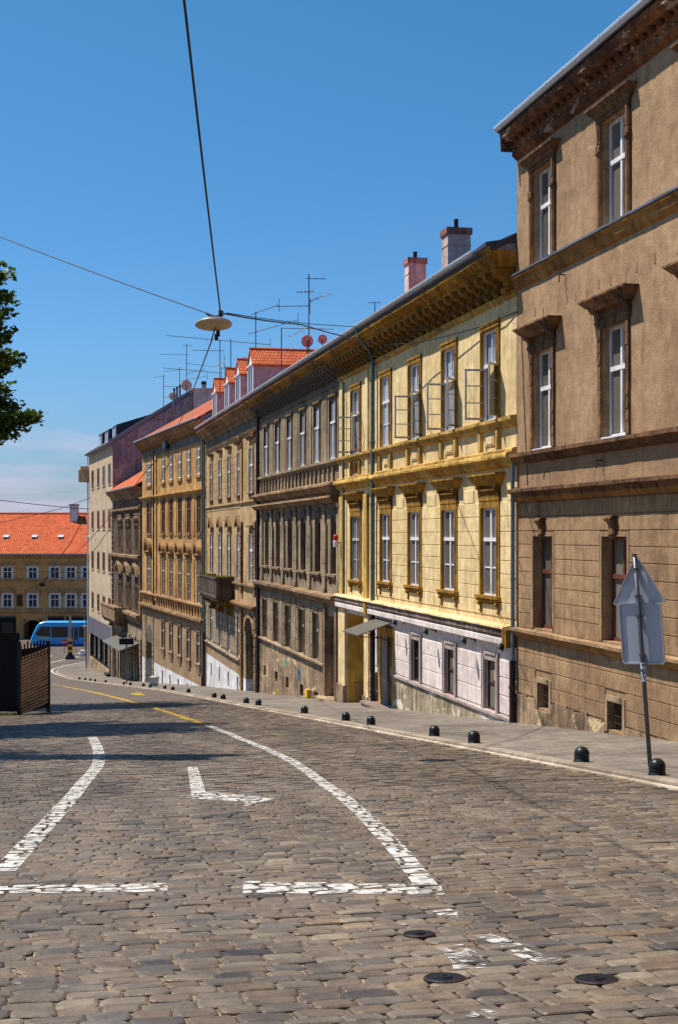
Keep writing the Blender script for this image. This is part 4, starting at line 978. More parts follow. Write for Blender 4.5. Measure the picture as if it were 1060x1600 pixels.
def grey():
    zb = -8.0
    B = Bld('townhouse', 'sooty grey-brown house with two rows of tall pilastered windows and graffiti on its plinth', 'building', 45, C1, 403, 530.5, zb)
    f = B.f
    t2 = [(413.3,420.5),(430.7,438.3),(449,457.5),(469.6,478.5),(491.6,501),(515.8,526.3)]
    X2 = [xc(B, a, b) for a, b in t2]
    for x in X2: B.win(x, 2.8, 1.08, 2.2, st_g2, .2)
    X1 = [xc(B, a, b) for a, b in ((413.3,420.9),(430.7,438),(449,457.4),(469,478.6),(491,502.2),(515,528))]
    for x in X1: B.win(x, -1.48, 1.1, 2.16, st_g1, .32)
    X0 = [xc(B, a, b) for a, b in ((412,419),(428.4,436.6),(447.5,455.7),(468.5,478),(490,501))]
    for x in X0: B.win(x, -4.88, .98, 1.8, st_g0, .3)
    d0, d1 = f.X(512), f.X(527.2); B.opening(d0, d1, -6.08, -3.05, .5)
    for a, z in ((414,-6.75),(432,-6.72),(449,-6.7),(471.5,-6.68),(494,-6.66)): x = f.X(a); B.opening(x-.38, x+.38, z, z+.5, .3)
    B.wall(0, 0, [(6.3, 5.05+.35, m_greydark, 'frieze_wall'), (5.4, -2.4, m_grey, 'upper_wall'), (-2.4, -5.0, m_grey, 'ground_wall'), (-5.0, -8.2, m_plinth, 'plinth_wall')])
    B.shell(6.5, -8.4, m_grey)
    for (a, b, c, d, r) in B.ops[-5:]: m = MB(); m.box(a, b, .27, .29, c, d); B.part(m, 'cellar_opening', m_int)
    # pilasters
    def pil(xs, z0, z1, w, o, caps=True, mat=m_grey):
        for x in xs:
            m = MB(); m.box(x-w/2, x+w/2, -o, .01, z0, z1)
            if caps: m.box(x-w/2-.04, x+w/2+.04, -o-.04, .01, z1-.16, z1-.001); m.box(x-w/2-.04, x+w/2+.04, -o-.03, .01, z0+.001, z0+.18)
            B.part(m, 'pilaster', mat)
    mid = lambda X: [(a+b)/2 for a, b in zip(X, X[1:])]
    pil(mid(X2), 2.75, 5.2, .8, .03, False)
    pil(mid(X1)+[X1[0]-1.15, X1[-1]+1.05], -2.2, 1.15, .5, .08)
    pil(mid(X0)+[X0[-1]+.98], -4.9, -2.6, .62, .06, False)
    zl = [-2.62,-3.05,-3.5,-3.95,-4.4,-4.88]; B.bands(zl, m_grey, margin=.26, gap=.045, proud=.05, x1=f.X(508))
    B.bands([.4,-.1,-.6,-1.1,-1.6], m_grey, margin=.5, gap=.02, proud=.09, x0=.5, x1=B.len-.5)
    # mouldings
    B.mold([(.03,2.78),(.17,2.76),(.17,2.66),(.08,2.62),(.04,2.55)], m_grey, 'sill_course')
    k = .5; m_ = 0
    while k < B.len-.3: m = MB(); m.box(k-.07, k+.07, -.08, .01, 1.95, 2.56); B.part(m, 'apron_block', m_grey); k += .83
    B.mold([(.05,1.97),(.2,1.93),(.34,1.88),(.34,1.80),(.22,1.74),(.2,1.62),(.05,1.55)], m_greytrim, 'string_course')
    B.mold([(.10,1.45),(.34,1.42),(.36,1.34),(.24,1.28),(.2,1.2),(.08,1.15)], m_greytrim, 'string_course')
    B.mold([(.06,-2.2),(.34,-2.26),(.34,-2.36),(.22,-2.4),(.2,-2.5),(.05,-2.62)], m_greytrim, 'string_course')
    B.mold([(.03,-4.9),(.14,-4.93),(.14,-5.0),(.03,-5.06)], m_plinth, 'sill_course', x1=f.X(509))
    B.mold([(.03,5.52),(.08,5.5),(.08,5.44),(.03,5.40)], m_greydark, 'architrave')
    co = B.mold([(.50,6.55),(.62,6.52),(.66,6.44),(.60,6.40),(.56,6.32),(.46,6.30),(.44,6.18)], m_ochre_dark, 'cornice', jit=.02, inn=.02, x1=B.len)
    m = MB(); bracket(m, 0, .2, .52, .44, 6.18, .0); me = m.mesh('bracket', m_greydark); k = .3
    while k < B.len-.2: link('bracket', me, co, (k, 0, -B.zb)); k += .6
    m = MB(); m.prism([(-.7,6.60),(-.7,6.64),(0,7.0),(0,6.5)], .004, B.len-.004); B.part(m, 'eaves', m_tin)
    B.roof(6.62, .66, 29, 11.5, m_tile, 5.5); B.gutter(6.72, .68, m_zinc, .085)
    B.pipe(f.X(404,.12), 6.1, -7.9, .14, .09, m_iron)
    # door
    m = MB(); m.box(d0+.01, d1-.01, .42, .48, -6.08, -3.06)
    for a, b in ((d0+.12, (d0+d1)/2-.06), ((d0+d1)/2+.06, d1-.12)): m.box(a, b, .4, .42, -5.9, -5.0); m.box(a, b, .4, .42, -4.85, -3.9)
    m.box(d0+.01, d1-.01, .38, .42, -3.75, -3.65); d = B.part(m, 'door', m_brownp)
    m = MB(); m.box(d0+.2, d1-.2, .405, .415, -3.6, -3.15); B.part(m, 'door_glass', m_p_dark, d)
    m = MB(); m.box(d0-.3, d0-.002, -.12, .01, -8, -2.7); m.box(d1+.002, B.len-.01, -.12, .01, -8, -2.7); B.part(m, 'door_pier', m_greytrim)
    m = MB(); m.box(d0-.3, d1+.3, -.45, .4, -7.5, -6.09); B.part(m, 'door_step', m_plinth)
    # painted scrawls on the plinth: blue, green, black and ochre strokes
    def paint(name, cc, pts, wd, y=-.006):
        m = MB()
        for a, b in zip(pts, pts[1:]):
            dx, dz = b[0]-a[0], b[1]-a[1]; L_ = math.hypot(dx, dz); nx, nz = -dz/L_*wd, dx/L_*wd
            m.quad((a[0]-nx,y,a[1]-nz),(b[0]-nx,y,b[1]-nz),(b[0]+nx,y,b[1]+nz),(a[0]+nx,y,a[1]+nz))
        t = NT(name); t.col(lin(cc)); t.l(t.ramp(t.noise(6, 6, .7), (.5, 1.), (.6, .15)), t.p.inputs['Alpha']); B.part(m, 'graffiti', t.set(.8), recalc=False)
    x = f.X(467.5); paint('blue_spray', (60,120,150), [(x-.3,-6.0),(x+.3,-6.02),(x-.3,-5.8),(x+.3,-5.75),(x-.3,-5.6)], .09)
    x = f.X(446.5); paint('green_spray', (110,160,140), [(x-.3,-5.75),(x+.3,-5.6),(x-.2,-5.5)], .09)
    x = f.X(438); paint('black_spray', (40,38,38), [(x-.6,-6.3),(x-.4,-5.8),(x-.2,-6.4),(x+.05,-5.9),(x+.15,-6.5),(x+.5,-5.9),(x+.55,-6.6),(x+.95,-6.2),(x+.8,-6.9)], .03)
    x = f.X(433.5); paint('ochre_spray', (170,150,40), [(x-.5,-7.45),(x+.5,-7.4),(x-.4,-7.2),(x+.5,-7.1)], .16)
    x = f.X(406); paint('dark_spray', (44,40,44), [(x-.0,-6.2),(x+.3,-6.6),(x,-6.9),(x+.4,-7.2)], .03)
    return B
GR = grey()
t = GR.f; w = t.world(t.X(482.2,.05), -.002, -6.5)
g = thing('meter_box', 'small yellow utility box on the scrawled plinth of the grey-brown house', 'utility box', w, t.rz)
m = MB(); m.box(-.2,.2,-.14,0,-.3,.3); m.box(-.17,.17,-.155,-.14,-.27,.27); m.build('box', plain('yellow_enamel', (232,182,30), .5), g)
m = MB(); m.quad((-.07,-.157,-.1),(.07,-.157,-.1),(.01,-.157,.02),(-.05,-.157,.02)); m.build('mark', m_black, g, recalc=False)
w = t.world(t.X(527.5,.2), 0, -.2); g = thing('wall_lamp', 'little red and white lamp on a bracket where the grey and yellow houses meet', 'wall lamp', w, t.rz)
m = MB(); m.tube([(0,.0,-.1),(0,-.24,-.1)], .02, 6); m.build('bracket', m_black, g)
m = MB(); m.lathe([(.09,-.25),(.1,-.05),(.07,0)], 12, (0,-.26,0)); m.build('body', m_whitep, g)
m = MB(); m.lathe([(.09,0),(.09,.14),(.05,.2)], 12, (0,-.26,0)); m.build('cap', plain('red_enamel', (190,40,36), .4), g)
# ---------- tan house with dormers and balcony
def st_t2(w, h, wide=False):
    m = MB(); frame(m, w, h, y=-.01, t=.06, mull=1, trans=(.62,), bars=1); yield 'window', m, m_whitep
    yield 'pane', pane(w, h, .02), m_p_curt
    m = MB(); surround(m, w, h, .12, .05); m.box(-w/2-.1, w/2+.1, -.03, .01, h+.12, h+.42); yield 'surround', m, m_tan
    m = MB(); flare(m, (-w/2-.16, w/2+.16, .12, h+.42), (-w/2-.28, w/2+.28, .24, h+.56)); yield 'hood', m, m_tantrim
    m = MB(); m.box(-w/2-.2, w/2+.2, -.12, .1, -.07, .01); m.box(-w/2-.1, w/2+.1, -.07, .01, -.2, -.07); flare(m, (-w/2+.1, w/2-.1, .02, -.36), (-w/2-.05, w/2+.05, .06, -.2)); yield 'sill', m, m_tantrim
def st_t1(w, h, tri=True):
    m = MB(); frame(m, w, h, y=-.01, t=.08, mull=1, trans=(.66,), bars=1); yield 'window', m, m_whitep
    yield 'pane', pane(w, h, .02), m_p_blue
    m = MB(); surround(m, w, h, .12, .05); m.box(-w/2-.12, w/2+.12, -.04, .01, h+.12, h+.34); yield 'surround', m, m_greytrim
    m = MB()
    if tri:
        a = w/2+.30; z = h+.36; m.box(-a, a, -.16, .01, z, z+.08)
        for s in (-1, 1): m.hexa([(s*a,-.2,z+.08),(s*(a-.16),-.2,z+.08),(s*(a-.16),.01,z+.08),(s*a,.01,z+.08),(0,-.2,z+.68),(-.0,-.2,z+.50),(0,.01,z+.50),(0,.01,z+.68)])
        m.prism([(-.05, z+.08), (.01, z+.08), (.01, z+.4), (-.05, z+.4)], -.12, .12)
    else: m.box(-w/2-.3, w/2+.3, -.2, .01, h+.36, h+.46)
    yield 'pediment', m, m_tantrim
def st_t0(w, h):
    m = MB(); frame(m, w, h, y=.02, t=.09, mull=1, trans=(.66,)); yield 'window', m, m_whitep
    yield 'pane', pane(w, h, .05), m_p_dark
    m = MB(); surround(m, w, h, .08, .03); yield 'surround', m, m_greytrim
def tan():
    zb = -9.55
    B = Bld('townhouse', 'narrow tan house with orange-roofed dormers, mossy balcony and whitewashed plinth', 'building', 45, C1, 322.5, 402.5, zb)
    f = B.f
    X2 = [xc(B, a, b) for a, b in ((328.4,334.8),(342.5,348),(356,362.3),(371,377.7))]; xd = xc(B, 389.7, 398.4)
    for x in X2: B.win(x, 2.1, 1.05, 2.25, st_t2, .2); B.win(x, -2.4, 1.05, 2.4, st_t1, .2)
    B.win(xd, 2.1, 1.3, 2.25, st_t2, .2); B.win(xd, -2.4, 1.3, 2.4, st_t1, .2, tri=False)
    for x in X2: B.win(x, -6.6, 1.05, 2.2, st_t0, .22)
    xo = xd; xd = xc(B, 383.8, 398); B.opening(xd-1.4, xd+1.4, -9.3, -5.0, .6)
    for a in (330.5, 343, 357, 371.5): x = f.X(a); z = -7.95+.1*(x/5); B.opening(x-.28, x+.28, z-.85, z, .25)
    B.wall(0, 0, [(6.3, 5.35, m_greydark, 'frieze_wall'), (5.35, -3.9, m_tan, 'upper_wall'), (-3.9, -6.7, m_grey, 'ground_wall'), (-6.7, -7.5, m_goldlow, 'apron_wall'), (-7.5, -10.2, m_white, 'whitewashed_wall')])
    B.shell(6.5, -10.3, m_tan)
    for (a, b, c, d, r) in B.ops[-4:]: m = MB(); m.box(a, b, .2, .22, c, d); B.part(m, 'cellar_opening', m_greydark)
    # door arch
    m = MB(); r = 1.4; zc = -5.0
    pts = [(xd-r*math.cos(a), zc+r*math.sin(a)*.55) for a in [math.pi*k/10 for k in range(11)]]
    for a, b in zip(pts, pts[1:]): m.quad((a[0],-.012,a[1]),(b[0],-.012,b[1]),(b[0],-.012,zc-.01),(a[0],-.012,zc-.01))
    B.part(m, 'fanlight', m_p_dark, recalc=False)
    m = MB()
    for a, b in zip(pts, pts[1:]):
        q = lambda p, s: (xd+(p[0]-xd)*s, zc+(p[1]-zc)*s); a2, b2 = q(a, 1.2), q(b, 1.2)
        m.hexa([(a[0],-.1,a[1]),(b[0],-.1,b[1]),(b[0],.01,b[1]),(a[0],.01,a[1]),(a2[0],-.1,a2[1]),(b2[0],-.1,b2[1]),(b2[0],.01,b2[1]),(a2[0],.01,a2[1])])
    B.part(m, 'arch', m_greytrim)
    m = MB(); m.box(xd-1.39, xd+1.39, .5, .56, -9.3, -5.01); m.box(xd-.03, xd+.03, .46, .5, -8.1, -5); d = B.part(m, 'door', m_int)
    # quoins beside the entrance bay
    for x in (f.X(379), f.X(403)-.35):
        m = MB(); k = -8.9
        while k < -3.9: m.box(x-.3, x+.3, -.12, .01, k, k+.34); m.box(x-.26, x+.26, -.07, .01, k+.34, k+.42); k += .42
        k = -3.1
        while k < .6: m.box(x-.26, x+.26, -.13, .01, k, k+.3); m.box(x-.2, x+.2, -.07, .01, k+.3, k+.38); k += .38
        B.part(m, 'quoin_pilaster', m_tantrim)
        m = MB(); m.box(x-.2, x+.2, -.08, .01, 1.6, 5.0); B.part(m, 'pilaster', m_tan); m = MB(); bracket(m, x, .3, .6, .2, 5.1); B.part(m, 'console', m_tantrim)
    B.bands([4.6,4.2,3.8,3.4,3.0,2.6,2.2,1.8,1.4], m_tan, margin=.16, gap=.03, proud=.02, x1=f.X(376))
    B.bands([-4.1,-4.5,-4.9,-5.3,-5.7,-6.1,-6.5], m_grey, margin=.12, gap=.06, proud=.04, x1=f.X(376))
    B.mold([(.03,5.35),(.1,5.33),(.1,5.22),(.03,5.18)], m_tan, 'architrave')
    B.mold([(.03,1.75),(.1,1.73),(.1,1.66),(.03,1.6)], m_tan, 'string_course')
    B.mold([(.04,-2.55),(.16,-2.58),(.16,-2.66),(.05,-2.72)], m_tantrim, 'sill_course')
    B.mold([(.05,-3.55),(.3,-3.6),(.3,-3.7),(.15,-3.78),(.04,-3.9)], m_tantrim, 'string_course')
    B.mold([(.03,-6.64),(.15,-6.67),(.15,-6.74),(.03,-6.8)], m_grey, 'sill_course', x1=f.X(376))
    B.mold([(.50,6.5),(.62,6.48),(.66,6.42),(.60,6.36),(.50,6.28),(.35,6.22),(.28,6.05),(.1,5.95),(.08,5.8)], m_greytrim, 'cornice', jit=.01)
    B.roof(6.62, .66, 29, 11.5, m_tile, 5.5); B.gutter(6.72, .68, m_zincl, .085)
    B.pipe(.14, 6.1, -6.2, .14, .065, m_pipeg); B.pipe(.14, -6.2, -9.6, .14, .085, m_iron, 'cast_iron_pipe')
    # balcony with moss growing on it
    bx0, bx1 = f.X(311, 1.0), f.X(366.6); zt = -2.36
    m = MB(); m.box(bx0, bx1, -1.0, .01, zt-1.15, zt-1.0); m.box(bx0+.06, bx1-.06, -.94, .01, zt-1.3, zt-1.15); bal = B.part(m, 'balcony', m_dark)
    m = MB(); m.box(bx0, bx1, -1.0, -.86, zt-1.0, zt); m.box(bx1-.14, bx1, -.86, .01, zt-1.0, zt); m.box(bx0, bx0+.14, -.86, .01, zt-1.0, zt)
    m.box(bx0-.05, bx1+.05, -1.06, -.8, zt-.10, zt); k = bx0+.3
    while k < bx1-.3: m.box(k, k+.5, -1.03, -.99, zt-.88, zt-.2); k += .85
    m.box(bx1-.02, bx1+.03, -.7, -.2, zt-.88, zt-.2); B.part(m, 'parapet', m_dark, bal)
    for x in (bx0+.5, (bx0+bx1)/2, bx1-.5): m = MB(); bracket(m, x, .28, .8, .85, zt-1.3); B.part(m, 'bracket', m_ochre_dark, bal)
    m = MB()
    for k in range(900):
        x = random.uniform(bx0-.04, bx1+.04); y = random.uniform(-1.06, -.8) if random.random() < .8 else random.uniform(-.8, 0); x = x if y < -.8 else bx1-random.uniform(0, .15)
        a = random.uniform(0, 6.28); h = random.uniform(.04, .16); dx, dy = .018*math.cos(a), .018*math.sin(a)
        m.add([(x-dx,y-dy,zt),(x+dx,y+dy,zt),(x+random.uniform(-.04,.04),y+random.uniform(-.04,.04),zt+h)], [(0,1,2)])
    t = NT('dry_moss_grass'); t.col(t.mix(t.noise(3, 4, .6), lin((110,120,40)), lin((150,140,70)))); g = B.part(m, 'moss', t.set(.9), bal, recalc=False)
    # dormers
    dm = None
    for px in (340.5, 360, 377.5, 397.5):
        x = f.X(px, -.3); w = 1.85; y0, y1 = .15, 4.6; ze, zr = 8.62, 9.42
        m = MB(); m.box(x-w/2, x+w/2, y0, y1, 7.0, ze); dw = B.part(m, 'dormer', m_dormer)
        m = MB(); m.add([(x-w/2,y0-.03,ze),(x+w/2,y0-.03,ze),(x,y0-.03,zr-.06),(x-w/2,y0+.1,ze),(x+w/2,y0+.1,ze),(x,y0+.1,zr-.06)], [(0,1,2),(5,4,3),(0,3,4,1),(1,4,5,2),(2,5,3,0)]); B.part(m, 'gable', m_whitep, dw)
        m = MB(); a = w/2+.12; zz = ze-.08
        for s in (-1, 1): m.hexa([(x+s*a,y0-.1,zz),(x,y0-.1,zr),(x,y1+1,zr),(x+s*a,y1+1,zz),(x+s*a,y0-.1,zz+.07),(x,y0-.1,zr+.09),(x,y1+1,zr+.09),(x+s*a,y1+1,zz+.07)])
        k = y0
        while k < y1+1: m.tube([(x,k-.1,zr+.08),(x,k+.24,zr+.1)], .085, 6, .07); k += .34
        t_ = B.part(m, 'dormer_roof', m_tile_side, dw)
        m = MB(); m.box(x-w/2+.02, x-w/2+.22, y0-.05, y0-.001, 7.0, ze); m.box(x+w/2-.22, x+w/2-.02, y0-.05, y0-.001, 7.0, ze); m.box(x-w/2+.22, x+w/2-.22, y0-.05, y0-.001, ze-.14, ze); m.box(x-.04, x+.04, y0-.04, y0-.001, 7.0, ze-.14)
        m.box(x-w/2-.03, x+w/2+.03, y0-.12, y0+.02, ze-.02, ze+.05); B.part(m, 'dormer_frame', m_whitep, dw)
        m = MB(); m.box(x-w/2+.22, x+w/2-.22, y0-.02, y0-.001, 7.3, ze-.14); B.part(m, 'pane', m_p_dark, dw)
    return B
def side_tiles(name, c1, c2, c3):
    t = NT(name); v = t.coord(); sp = t.n('SeparateXYZ'); t.l(v, sp.inputs[0]); cb = t.n('CombineXYZ'); t.l(sp.outputs[1], cb.inputs[0]); t.l(sp.outputs[2], cb.inputs[1])
    b = t.n('TexBrick'); t.l(cb.outputs[0], b.inputs[0]); b.inputs['Scale'].default_value = 1; b.inputs['Brick Width'].default_value = .2; b.inputs['Row Height'].default_value = .17; b.inputs['Mortar Size'].default_value = .014
    b.inputs['Color1'].default_value = lin(c1); b.inputs['Color2'].default_value = lin(c2); b.inputs['Mortar'].default_value = lin(c3)
    t.col(t.mix(1, b.outputs[0], t.ramp(t.noise(2, 6, .7), (.3, .75), (.7, 1.15)), 'MULTIPLY')); t.bump(b.outputs[1], -.03, .8); return t.set(.8)
m_tile_side = side_tiles('orange_dormer_tiles', (212,108,56), (188,88,46), (110,46,28))
TA = tan()
# ---------- ochre-yellow four-storey house
C5, V5 = 42622., -150.
def st_o3(w, h, mull=1):
    m = MB(); frame(m, w, h, y=-.02, t=.08, mull=mull, trans=(.64,), bars=1); yield 'window', m, m_whitep
    yield 'pane', pane(w, h, .01), m_p_curt
    m = MB(); surround(m, w, h, .12, .03); yield 'surround', m, m_tantrim
    m = MB(); m.box(-w/2-.2, w/2+.2, -.12, .06, -.2, -.01); m.box(-w/2-.14, w/2+.14, -.07, .01, -.28, -.2); yield 'sill', m, m_gold
def st_o2(w, h, mull=1):
    m = MB(); frame(m, w, h, y=-.01, t=.07, mull=mull, trans=(.64,), bars=1); yield 'window', m, m_redp
    yield 'pane', pane(w, h, .02), m_p_warm
    m = MB(); surround(m, w, h, .1, .03); yield 'surround', m, m_goldtrim
    m = MB(); m.box(-w/2-.2, w/2+.2, -.12, .06, -.14, -.01); yield 'sill', m, m_goldtrim
def st_o1(w, h, mull=1):
    m = MB(); frame(m, w, h, y=.0, t=.07, mull=mull, trans=(.66,), bars=2); yield 'window', m, m_whiteold
    yield 'pane', pane(w, h, .03), m_p_warm
    m = MB(); surround(m, w, h, .1, .03); yield 'surround', m, m_gold
    m = MB(); r = w/2+.3; n = 12; z = h+.5; m.box(-r, r, -.22, .01, z-.12, z)     # round-headed hood
    P = [(r*math.cos(math.pi*k/n), z+r*.78*math.sin(math.pi*k/n)) for k in range(n+1)]
    for (x0, z0), (x1, z1) in zip(P, P[1:]):
        a, b = (x0*.72, z+(z0-z)*.72), (x1*.72, z+(z1-z)*.72)
        m.hexa([(x0,-.32,z0),(x1,-.32,z1),(x1,.01,z1),(x0,.01,z0),(a[0],-.30,a[1]),(b[0],-.30,b[1]),(b[0],.01,b[1]),(a[0],.01,a[1])])
    yield 'arched_hood', m, m_goldtrim
    m = MB(); m.box(-w/2-.1, w/2+.1, -.04, .01, h+.13, h+.37); yield 'frieze', m, m_dark
    for sx in (-1, 1): m = MB(); bracket(m, sx*(w/2+.16), .13, .36, .18, h+.38); yield 'bracket', m, m_goldtrim
def st_o0(w, h):
    m = MB(); frame(m, w, h, y=.01, t=.06, mull=1, trans=(.66,)); yield 'window', m, m_whiteold
    yield 'pane', pane(w, h, .04), m_p_warm
    m = MB(); surround(m, w, h, .12, .05); m.box(-w/2-.18, w/2+.18, -.09, .01, h+.12, h+.22); yield 'surround', m, m_tantrim
    m = MB(); m.box(-w/2-.22, w/2+.22, -.16, .1, -.1, .0); flare(m, (-w/2+.1, w/2-.1, .05, -.7), (-w/2-.15, w/2+.15, .13, -.12)); yield 'sill', m, m_goldlow
def gold():
    zb = -11.95
    B = Bld('townhouse', 'ochre-yellow house with arched window hoods and weathered red roof', 'building', V5, C5, 222.5, 321.8, zb, 13)
    f = B.f
    X = [xc(B, a, b) for a, b in ((252.6,259.5),(265,271.5),(278,285.5),(291.7,299.8),(307.5,315.2))]; xa = xc(B, 228.6, 238.8)
    for x in X:
        B.win(x, 3.9, 1.15, 1.7, st_o3, .16); B.win(x, .08, 1.15, 2.5, st_o2, .16); B.win(x, -4.5, 1.15, 2.75, st_o1, .18); B.win(x, -8.4, 1.05, 1.95, st_o0, .2)
    B.win(xa, 3.9, 1.9, 1.7, st_o3, .16, mull=2); B.win(xa, .08, 1.9, 2.5, st_o2, .16, mull=2); B.win(xa, -4.5, 1.9, 2.75, st_o1, .18, mull=2)
    xq = f.X(234); B.opening(xq-1.4, xq+1.4, -12.9, -8.4, .6)
    for a, w_ in ((254, .4), (266, .36), (279, .33), (293, .2)): x = f.X(a); B.opening(x-.28, x+.28, -10.9-w_/2, -10.1-.0*w_, .2)
    B.wall(0, 0, [(7.2, 6.0, m_greydark, 'frieze_wall'), (6.0, -5.6, m_gold, 'upper_wall'), (-5.6, -9.8, m_goldlow, 'ground_wall'), (-9.8, -13.0, m_white, 'whitewashed_wall')])
    B.shell(7.0, -12.6, m_gold)
    for (a, b, c, d, r) in B.ops[-4:]: m = MB(); m.box(a, b, .17, .19, c, d); B.part(m, 'cellar_opening', m_int)
    m = MB(); r = 1.4; zc = -8.4; pts = [(xq-r*math.cos(a), zc+r*math.sin(a)) for a in [math.pi*k/10 for k in range(11)]]
    for a, b in zip(pts, pts[1:]): m.quad((a[0],-.012,a[1]),(b[0],-.012,b[1]),(b[0],-.012,zc-.01),(a[0],-.012,zc-.01))
    B.part(m, 'fanlight', m_p_dark, recalc=False)
    m = MB(); m.box(xq-1.39, xq+1.39, .5, .56, -12.9, -8.4); B.part(m, 'door', m_int)
    for s in (-1, 1):
        m = MB(); k = -12.2
        while k < -6.6: m.box(xq+s*1.75-.3, xq+s*1.75+.3, -.06, .01, k, k+.36); m.box(xq+s*1.75-.22, xq+s*1.75+.22, -.02, .01, k+.36, k+.46); k += .46
        B.part(m, 'rusticated_pier', m_grey)
    xs_ = f.X(244.5)
    m = MB(); m.box(xs_-.35, xs_+.35, -.09, .01, -5.0, 6.2); B.part(m, 'pilaster', m_gold)
    B.pipe(xs_-.45, 6.4, -5.6, .12, .06, m_iron)
    mids = [(a+b)/2 for a, b in zip(X, X[1:])]+[X[0]-1.5, X[-1]+1.35]
    for x in mids: m = MB(); m.box(x-.38, x+.38, -.045, .01, -.1, 2.75); B.part(m, 'pilaster', m_gold)
    for x in mids: m = MB(); m.box(x-.26, x+.26, -.05, .01, -4.6, -1.6); B.part(m, 'pilaster', m_gold)
    B.mold([(.05,3.0),(.28,2.95),(.28,2.86),(.12,2.78),(.05,2.7)], m_gold, 'string_course')
    B.mold([(.05,-4.5),(.2,-4.55),(.2,-4.65),(.05,-4.75)], m_goldtrim, 'sill_course')
    k = .35
    while k < B.len-.2: m = MB(); flare(m, (k-.1, k+.1, .04, -5.4), (k-.14, k+.14, .16, -4.75)); B.part(m, 'apron_console', m_goldtrim); k += .98
    B.mold([(.06,-5.4),(.34,-5.46),(.36,-5.6),(.2,-5.68),(.18,-5.82),(.04,-5.95)], m_tantrim, 'string_course')
    B.mold([(.60,7.28),(.66,7.2),(.5,7.05),(.42,6.95),(.3,6.9),(.26,6.75),(.1,6.7),(.06,6.55)], m_goldtrim, 'cornice', jit=.012)
    k = .2; me = None; m = MB(); bracket(m, 0, .2, .4, .36, 6.95, .0); me = m.mesh('bracket', m_goldtrim)
    while k < B.len: link('bracket', me, B.root, (k, 0, -zb)); k += .62
    B.roof(7.36, .66, 30, 13.5, m_tile2, 7.0); B.gutter(7.42, .66, m_zinc, .09, 0, B.len)
    B.pipe(B.len-.35, 6.8, -9.0, .14, .07, m_pipeg); B.pipe(B.len-.35, -9.0, -12.0, .14, .09, m_iron, 'cast_iron_pipe')
    m = MB(); x = f.X(261, .1); m.box(x-.7, x+.5, -.3, -.02, 6.2, 6.75); B.part(m, 'cable_junction', m_black)
    return B
GO = gold()
# ---------- blackened ornate house
C6, V6 = 38050., -110.
def st_d(w, h, arch=0):
    m = MB(); frame(m, w, h, y=.04, t=.1, mull=2, trans=(.68,)); yield 'window', m, m_brownp
    yield 'pane', pane(w, h, .08), m_p_warm
    m = MB()
    for k in range(4): x = -w/2+w*k/3; m.tube([(x, -.0, 0), (x, -.0, h*.7)], .10, 8, .08); m.box(x-.15, x+.15, -.16, .0, h*.7, h*.78); m.box(x-.15, x+.15, -.16, .0, -.02, .2)
    yield 'column', m, m_greytrim
    m = MB(); m.box(-w/2-.2, w/2+.2, -.12, .01, h+.02, h+.2)
    if not arch:
        for k in range(3):
            c = -w/2+w*(k+.5)/3; r = w/6; P = [(c+r*math.cos(math.pi*j/8), h*.76+r*1.2*math.sin(math.pi*j/8)) for j in range(9)]
            for (x0, z0), (x1, z1) in zip(P, P[1:]): m.hexa([(x0,-.14,z0),(x1,-.14,z1),(x1,.1,z1),(x0,.1,z0),(x0,-.14,z0+.12),(x1,-.14,z1+.12),(x1,.1,z1+.12),(x0,.1,z0+.12)])
    else:
        r = w/2+.1; P = [(-r, h+.2), (-r*.6, h+.85), (0, h+1.15), (r*.6, h+.85), (r, h+.2)]
        for (x0, z0), (x1, z1) in zip(P, P[1:]): m.hexa([(x0,-.42,z0),(x1,-.42,z1),(x1,.01,z1),(x0,.01,z0),(x0*.8,-.38,h+.2+(z0-h-.2)*.7),(x1*.8,-.38,h+.2+(z1-h-.2)*.7),(x1*.8,.01,h+.2+(z1-h-.2)*.7),(x0*.8,.01,h+.2+(z0-h-.2)*.7)])
    yield 'hood', m, m_greytrim
